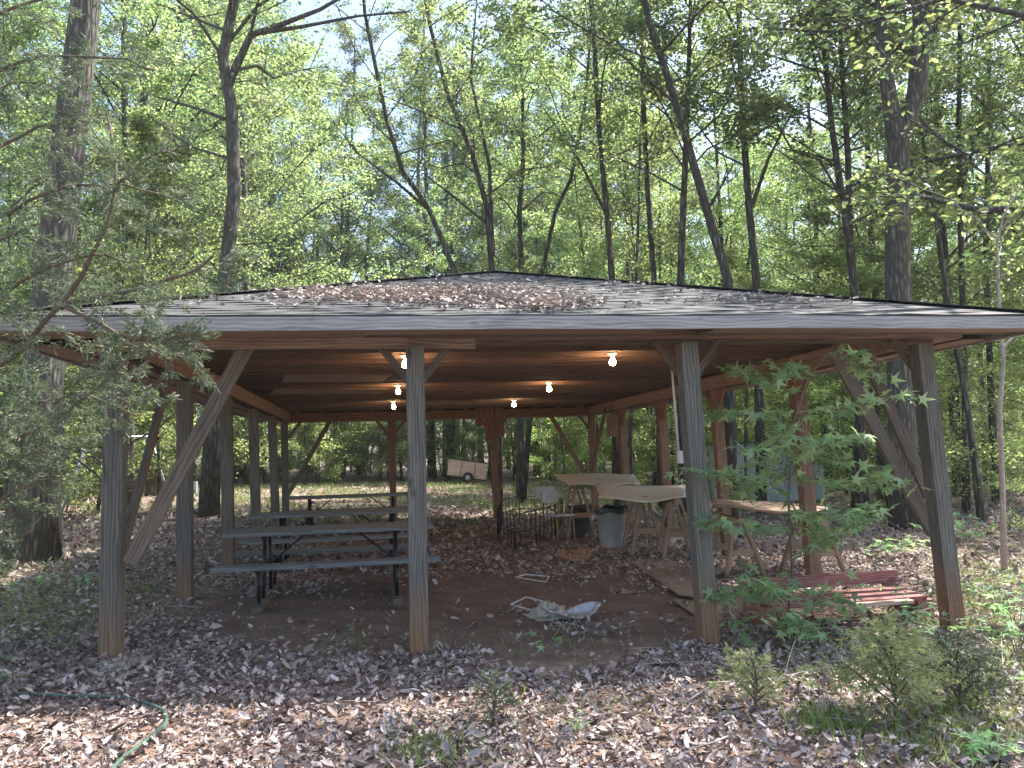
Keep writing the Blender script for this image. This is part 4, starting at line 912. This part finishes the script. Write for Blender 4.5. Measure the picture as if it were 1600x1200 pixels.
def seedling(u, v, h, sp, label, seed, mat=L_CEDL, n=16):
    b = at(u, v); rng = np.random.default_rng(seed); bo = [([b, b+Vector((.02, 0, h*.5)), b+Vector((0, .02, h))], .008)]
    for i in range(n):
        z = h*(.12+.75*i/n); a = i*2.4+rng.normal(0, .3); L = sp*(1.05-.6*i/n)*rng.uniform(.7, 1.1); p0 = b+Vector((0, 0, z)); d = Vector((math.cos(a), math.sin(a), .9))*rng.uniform(.7, 1.3)
        bo.append(([p0, p0+d*L*.5, p0+Vector((d.x*L, d.y*L, .42*L))], .004))
    cedar('cedar_seedling', b, bo, label, mat, seed, None, needle=.027, fl=.13, step=.04, wid=1.5)
seedling(1400, 1128, .62, .42, 'bright yellow green cedar seedling in front of the right corner post', 21, n=20)
seedling(1180, 1110, .38, .22, 'small cedar seedling in the leaves below the third front post', 22, n=12)
seedling(1500, 1110, .42, .3, 'darker cedar seedling just right of the bright one', 23, L_CED, 14)
seedling(770, 1130, .3, .12, 'tiny upright cedar seedling in the middle foreground leaves', 24, L_CED, 8)
# ------------------------------------------------------------ star leaved sapling
def sapling():
    rng = np.random.default_rng(9); b = at(1228, 1000); g = thing('sweetgum_sapling', 'sapling with star shaped leaves in front of the right bay of the shelter', 'sapling', b); bd = (b-Vector((CX, CY, CZ))).dot(fw)
    st = [b, pt(1238, 900, bd), pt(1232, 780, bd), pt(1240, 660, bd), pt(1262, 590, bd), pt(1300, 545, bd), pt(1312, 508, bd)]; m = MB().tube(st, [.014, .012, .010, .009, .007, .005, .003], 7); pos = []; nrm = []; spn = []
    brs = [((1232, 770), (1150, 742, -.2), (1085, 735, -.35)), ((1234, 740), (1310, 760, -.1), (1400, 755, .1)), ((1236, 700), (1330, 720, .1), (1440, 765, .2)), ((1240, 660), (1170, 640, .1), (1100, 655, .1)),
           ((1250, 620), (1180, 590, .2), (1150, 570, .2)), ((1244, 650), (1320, 640, -.1), (1415, 620, -.2)), ((1262, 590), (1230, 560, 0), (1215, 600, 0)), ((1234, 800), (1290, 810, -.3), (1370, 795, -.4)),
           ((1234, 830), (1160, 815, -.2), (1090, 820, -.3)), ((1236, 870), (1300, 840, -.2), (1345, 815, -.3)), ((1238, 900), (1170, 930, -.2), (1110, 938, -.3)), ((1238, 920), (1300, 940, .2), (1350, 945, .2)),
           ((1240, 940), (1200, 920, -.3), (1170, 900, -.4)), ((1295, 548), (1350, 560, 0), (1370, 600, .0)), ((1240, 660), (1210, 700, -.3), (1180, 710, -.4)), ((1240, 720), (1290, 690, -.3), (1340, 680, -.4)), ((1236, 690), (1190, 760, .3), (1140, 780, .4)),((1232, 780), (1260, 830, .3), (1290, 850, .4))]
    def leaves_on(A, Bp, Cp, k_, s0):
        for i in range(k_):
            t = (i+1)/k_; q = A*(1-t)**2+Bp*2*t*(1-t)+Cp*t*t
            for s in (-1, 1) if i < k_-1 else (0,):
                side = (Cp-A).cross(Vector((0, 0, 1))).normalized(); q2 = q+side*s*.05+Vector(rng.normal(0, .022, 3)); pos.append(q2); nrm.append(rng.normal(0, .5, 3)+np.array([0, -.25, 1])); dd = (Cp-A).normalized()*.6+side*s; spn.append(math.atan2(dd.y, dd.x)+rng.normal(0, .4)); szs.append(s0*rng.uniform(.7, 1.25))
    szs = []
    for (a, mi, e) in brs:
        A = pt(a[0], a[1], bd); Bp = pt(mi[0], mi[1], bd+mi[2]); Cp = pt(e[0], e[1], bd+e[2]); P = [A*(1-t)**2+Bp*2*t*(1-t)+Cp*t*t for t in (0, .25, .5, .75, 1)]; m.tube(P, [.006, .005, .004, .003, .002], 5, False); leaves_on(A, Bp, Cp, 13, .115)
        for t in (.3, .45, .6, .75, .9):
            q = A*(1-t)**2+Bp*2*t*(1-t)+Cp*t*t; d = Vector(rng.normal(0, 1, 3)); d.z *= .25; d.normalize(); e2 = q+d*rng.uniform(.12, .26); m.tube([q, e2], [.003, .0015], 4, False); leaves_on(q, (q+e2)/2, e2, 3, .11)
    for i in range(40): q = at(1240+rng.normal(0, 45), 1010+rng.normal(0, 10)); pos.append(q+Vector((0, 0, rng.uniform(.03, .3)))); nrm.append(rng.normal(0, .4, 3)+np.array([0, -.1, 1])); spn.append(rng.uniform(0, 6.28)); szs.append(.11)
    m.build('stem', M_STEM, g, off=b); pos = np.array([list(p-b) for p in pos]); scatter('leaves', L_SWE, pos, rot_from_normals(np.array(nrm), np.array(spn)), np.array(szs), *STAR, parent=g)
sapling()
def weed(u, v, h, n, sz, label, seed, mat=L_SWE, sp=.1, name='weed', tm=STAR):
    rng = np.random.default_rng(seed); b = at(u, v); g = thing(name, label, 'plant', b); m = MB(); pos = []
    for i in range(max(2, n//4)):
        e = Vector((rng.normal(0, sp), rng.normal(0, sp), h*rng.uniform(.5, 1.1))); m.tube([(0, 0, 0), e*.5+Vector((0, 0, .03)), e], [.003, .002, .001], 4, False)
        for k_ in range(4): pos.append(list(e*rng.uniform(.5, 1)+Vector(rng.normal(0, .03, 3))))
    m.build('stems', M_STEM, g); pos = np.array(pos); nn = rng.normal(0, .4, pos.shape); nn[:, 2] += 1; scatter('leaves', mat, pos, rot_from_normals(nn, rng.uniform(0, 6.28, len(pos))), sz*rng.uniform(.7, 1.2, len(pos)), *tm, parent=g)
for a in ((858, 1035, .22, 8, .08, 'small bright sprout with pale leaves left of centre foreground'), (908, 1140, .10, 8, .06, 'tiny green sprout in the foreground leaves right of centre'), (1210, 1012, .28, 60, .11, 'low broad leaved plant at the foot of the star leaved sapling'),
          (1470, 1010, .45, 60, .08, 'leafy weed tangle at the foot of the right corner post'), (1560, 960, .4, 90, .07, 'leafy ground plants at the right edge beyond the corner post'), (1530, 1080, .3, 60, .07, 'dark leafy weeds in the lower right corner'), (1590, 1030, .5, 80, .08, 'leafy weed cluster at the far right edge'),
          (320, 800, .5, 90, .11, 'bright leafy plant at the base of the pale trunk behind the left posts'), (22, 1075, .3, 8, .06, 'spindly sprout at the lower left edge'), (60, 930, .3, 60, .07, 'leafy weeds below the cedar boughs'), (565, 1000, .2, 5, .05, 'thin sprout left of the second front post'), (1560, 1195, .15, 24, .1, 'bright broad leaves at the bottom right corner'),(1500, 850, .5, 90, .12, 'leafy shrub growth behind the right corner post'),(1390, 880, .4, 60, .1, 'leafy weeds at the base of the big forked oak')):
    weed(*a, seed=a[0]+a[1], sp=.35 if a[3] >= 60 else .08)
def haze():  # thin air volume, added also to imitate the pale veil of lens flare
    m = bpy.data.materials.new('haze'); m.use_nodes = True; nt = m.node_tree; nt.nodes.remove(nt.nodes['Principled BSDF'])
    v = nt.nodes.new('ShaderNodeVolumePrincipled'); v.inputs['Color'].default_value = (.86, .92, 1, 1); v.inputs['Density'].default_value = .0006; v.inputs['Anisotropy'].default_value = .2
    nt.links.new(v.outputs[0], nt.nodes['Material Output'].inputs['Volume'])
    me = bpy.data.meshes.new('haze'); bm = bmesh.new(); bmesh.ops.create_cube(bm, size=1); bmesh.ops.scale(bm, vec=(230, 210, 36), verts=bm.verts); bm.to_mesh(me); bm.free()
    me.materials.append(m); o = bpy.data.objects.new('haze', me); COL.objects.link(o); o.location = (10, 50, 12.5); tag(o, 'thin pale summer haze among the trees, also in place of lens flare', None, None, 'stuff')
haze()
def twig(px, r, label, h=.03, seed=0):
    rng = np.random.default_rng(seed); P = [at(*q)+Vector((0, 0, h+rng.uniform(0, .03))) for q in px]; b = P[0]; m = MB().tube(P, [r*(1-.7*i/(len(P)-1)) for i in range(len(P))], 6)
    for i in range(len(P)-1):
        for s in range(2): q = P[i].lerp(P[i+1], rng.random()); e = q+Vector((rng.normal(0, .14), rng.normal(0, .14), abs(rng.normal(0, .08)))); m.tube([q, (q+e)/2+Vector((0, 0, .02)), e], [r*.45, r*.3, .001], 4, False)
    o = m.build('fallen_branch', M_TWIG, None, off=b); o.location = b; tag(o, label, 'branch')
twig([(1070, 1110), (1120, 1080), (1200, 1070), (1290, 1055), (1340, 1062)], .007, 'pale bare fallen branch between the two cedar seedlings', seed=1)
twig([(1000, 1045), (1080, 1042), (1160, 1060), (1250, 1050)], .005, 'thin bare twig lying in front of the third front post', seed=2)
twig([(1380, 985), (1440, 978), (1500, 1000), (1560, 1040)], .012, 'dark curved fallen branch at the foot of the right corner post', .12, seed=3)
twig([(1330, 960), (1400, 940), (1470, 930), (1500, 990)], .006, 'thin bare vine stem looping past the right corner post', .25, seed=4)
twig([(1590, 1130), (1572, 1100), (1568, 1040)], .006, 'thin upright dead stem at the lower right edge', .2, seed=5)
twig([(110, 872), (150, 868), (200, 862)], .02, 'fallen limb on the ground left of the front left post', seed=6)
print('objects', len(bpy.data.objects))
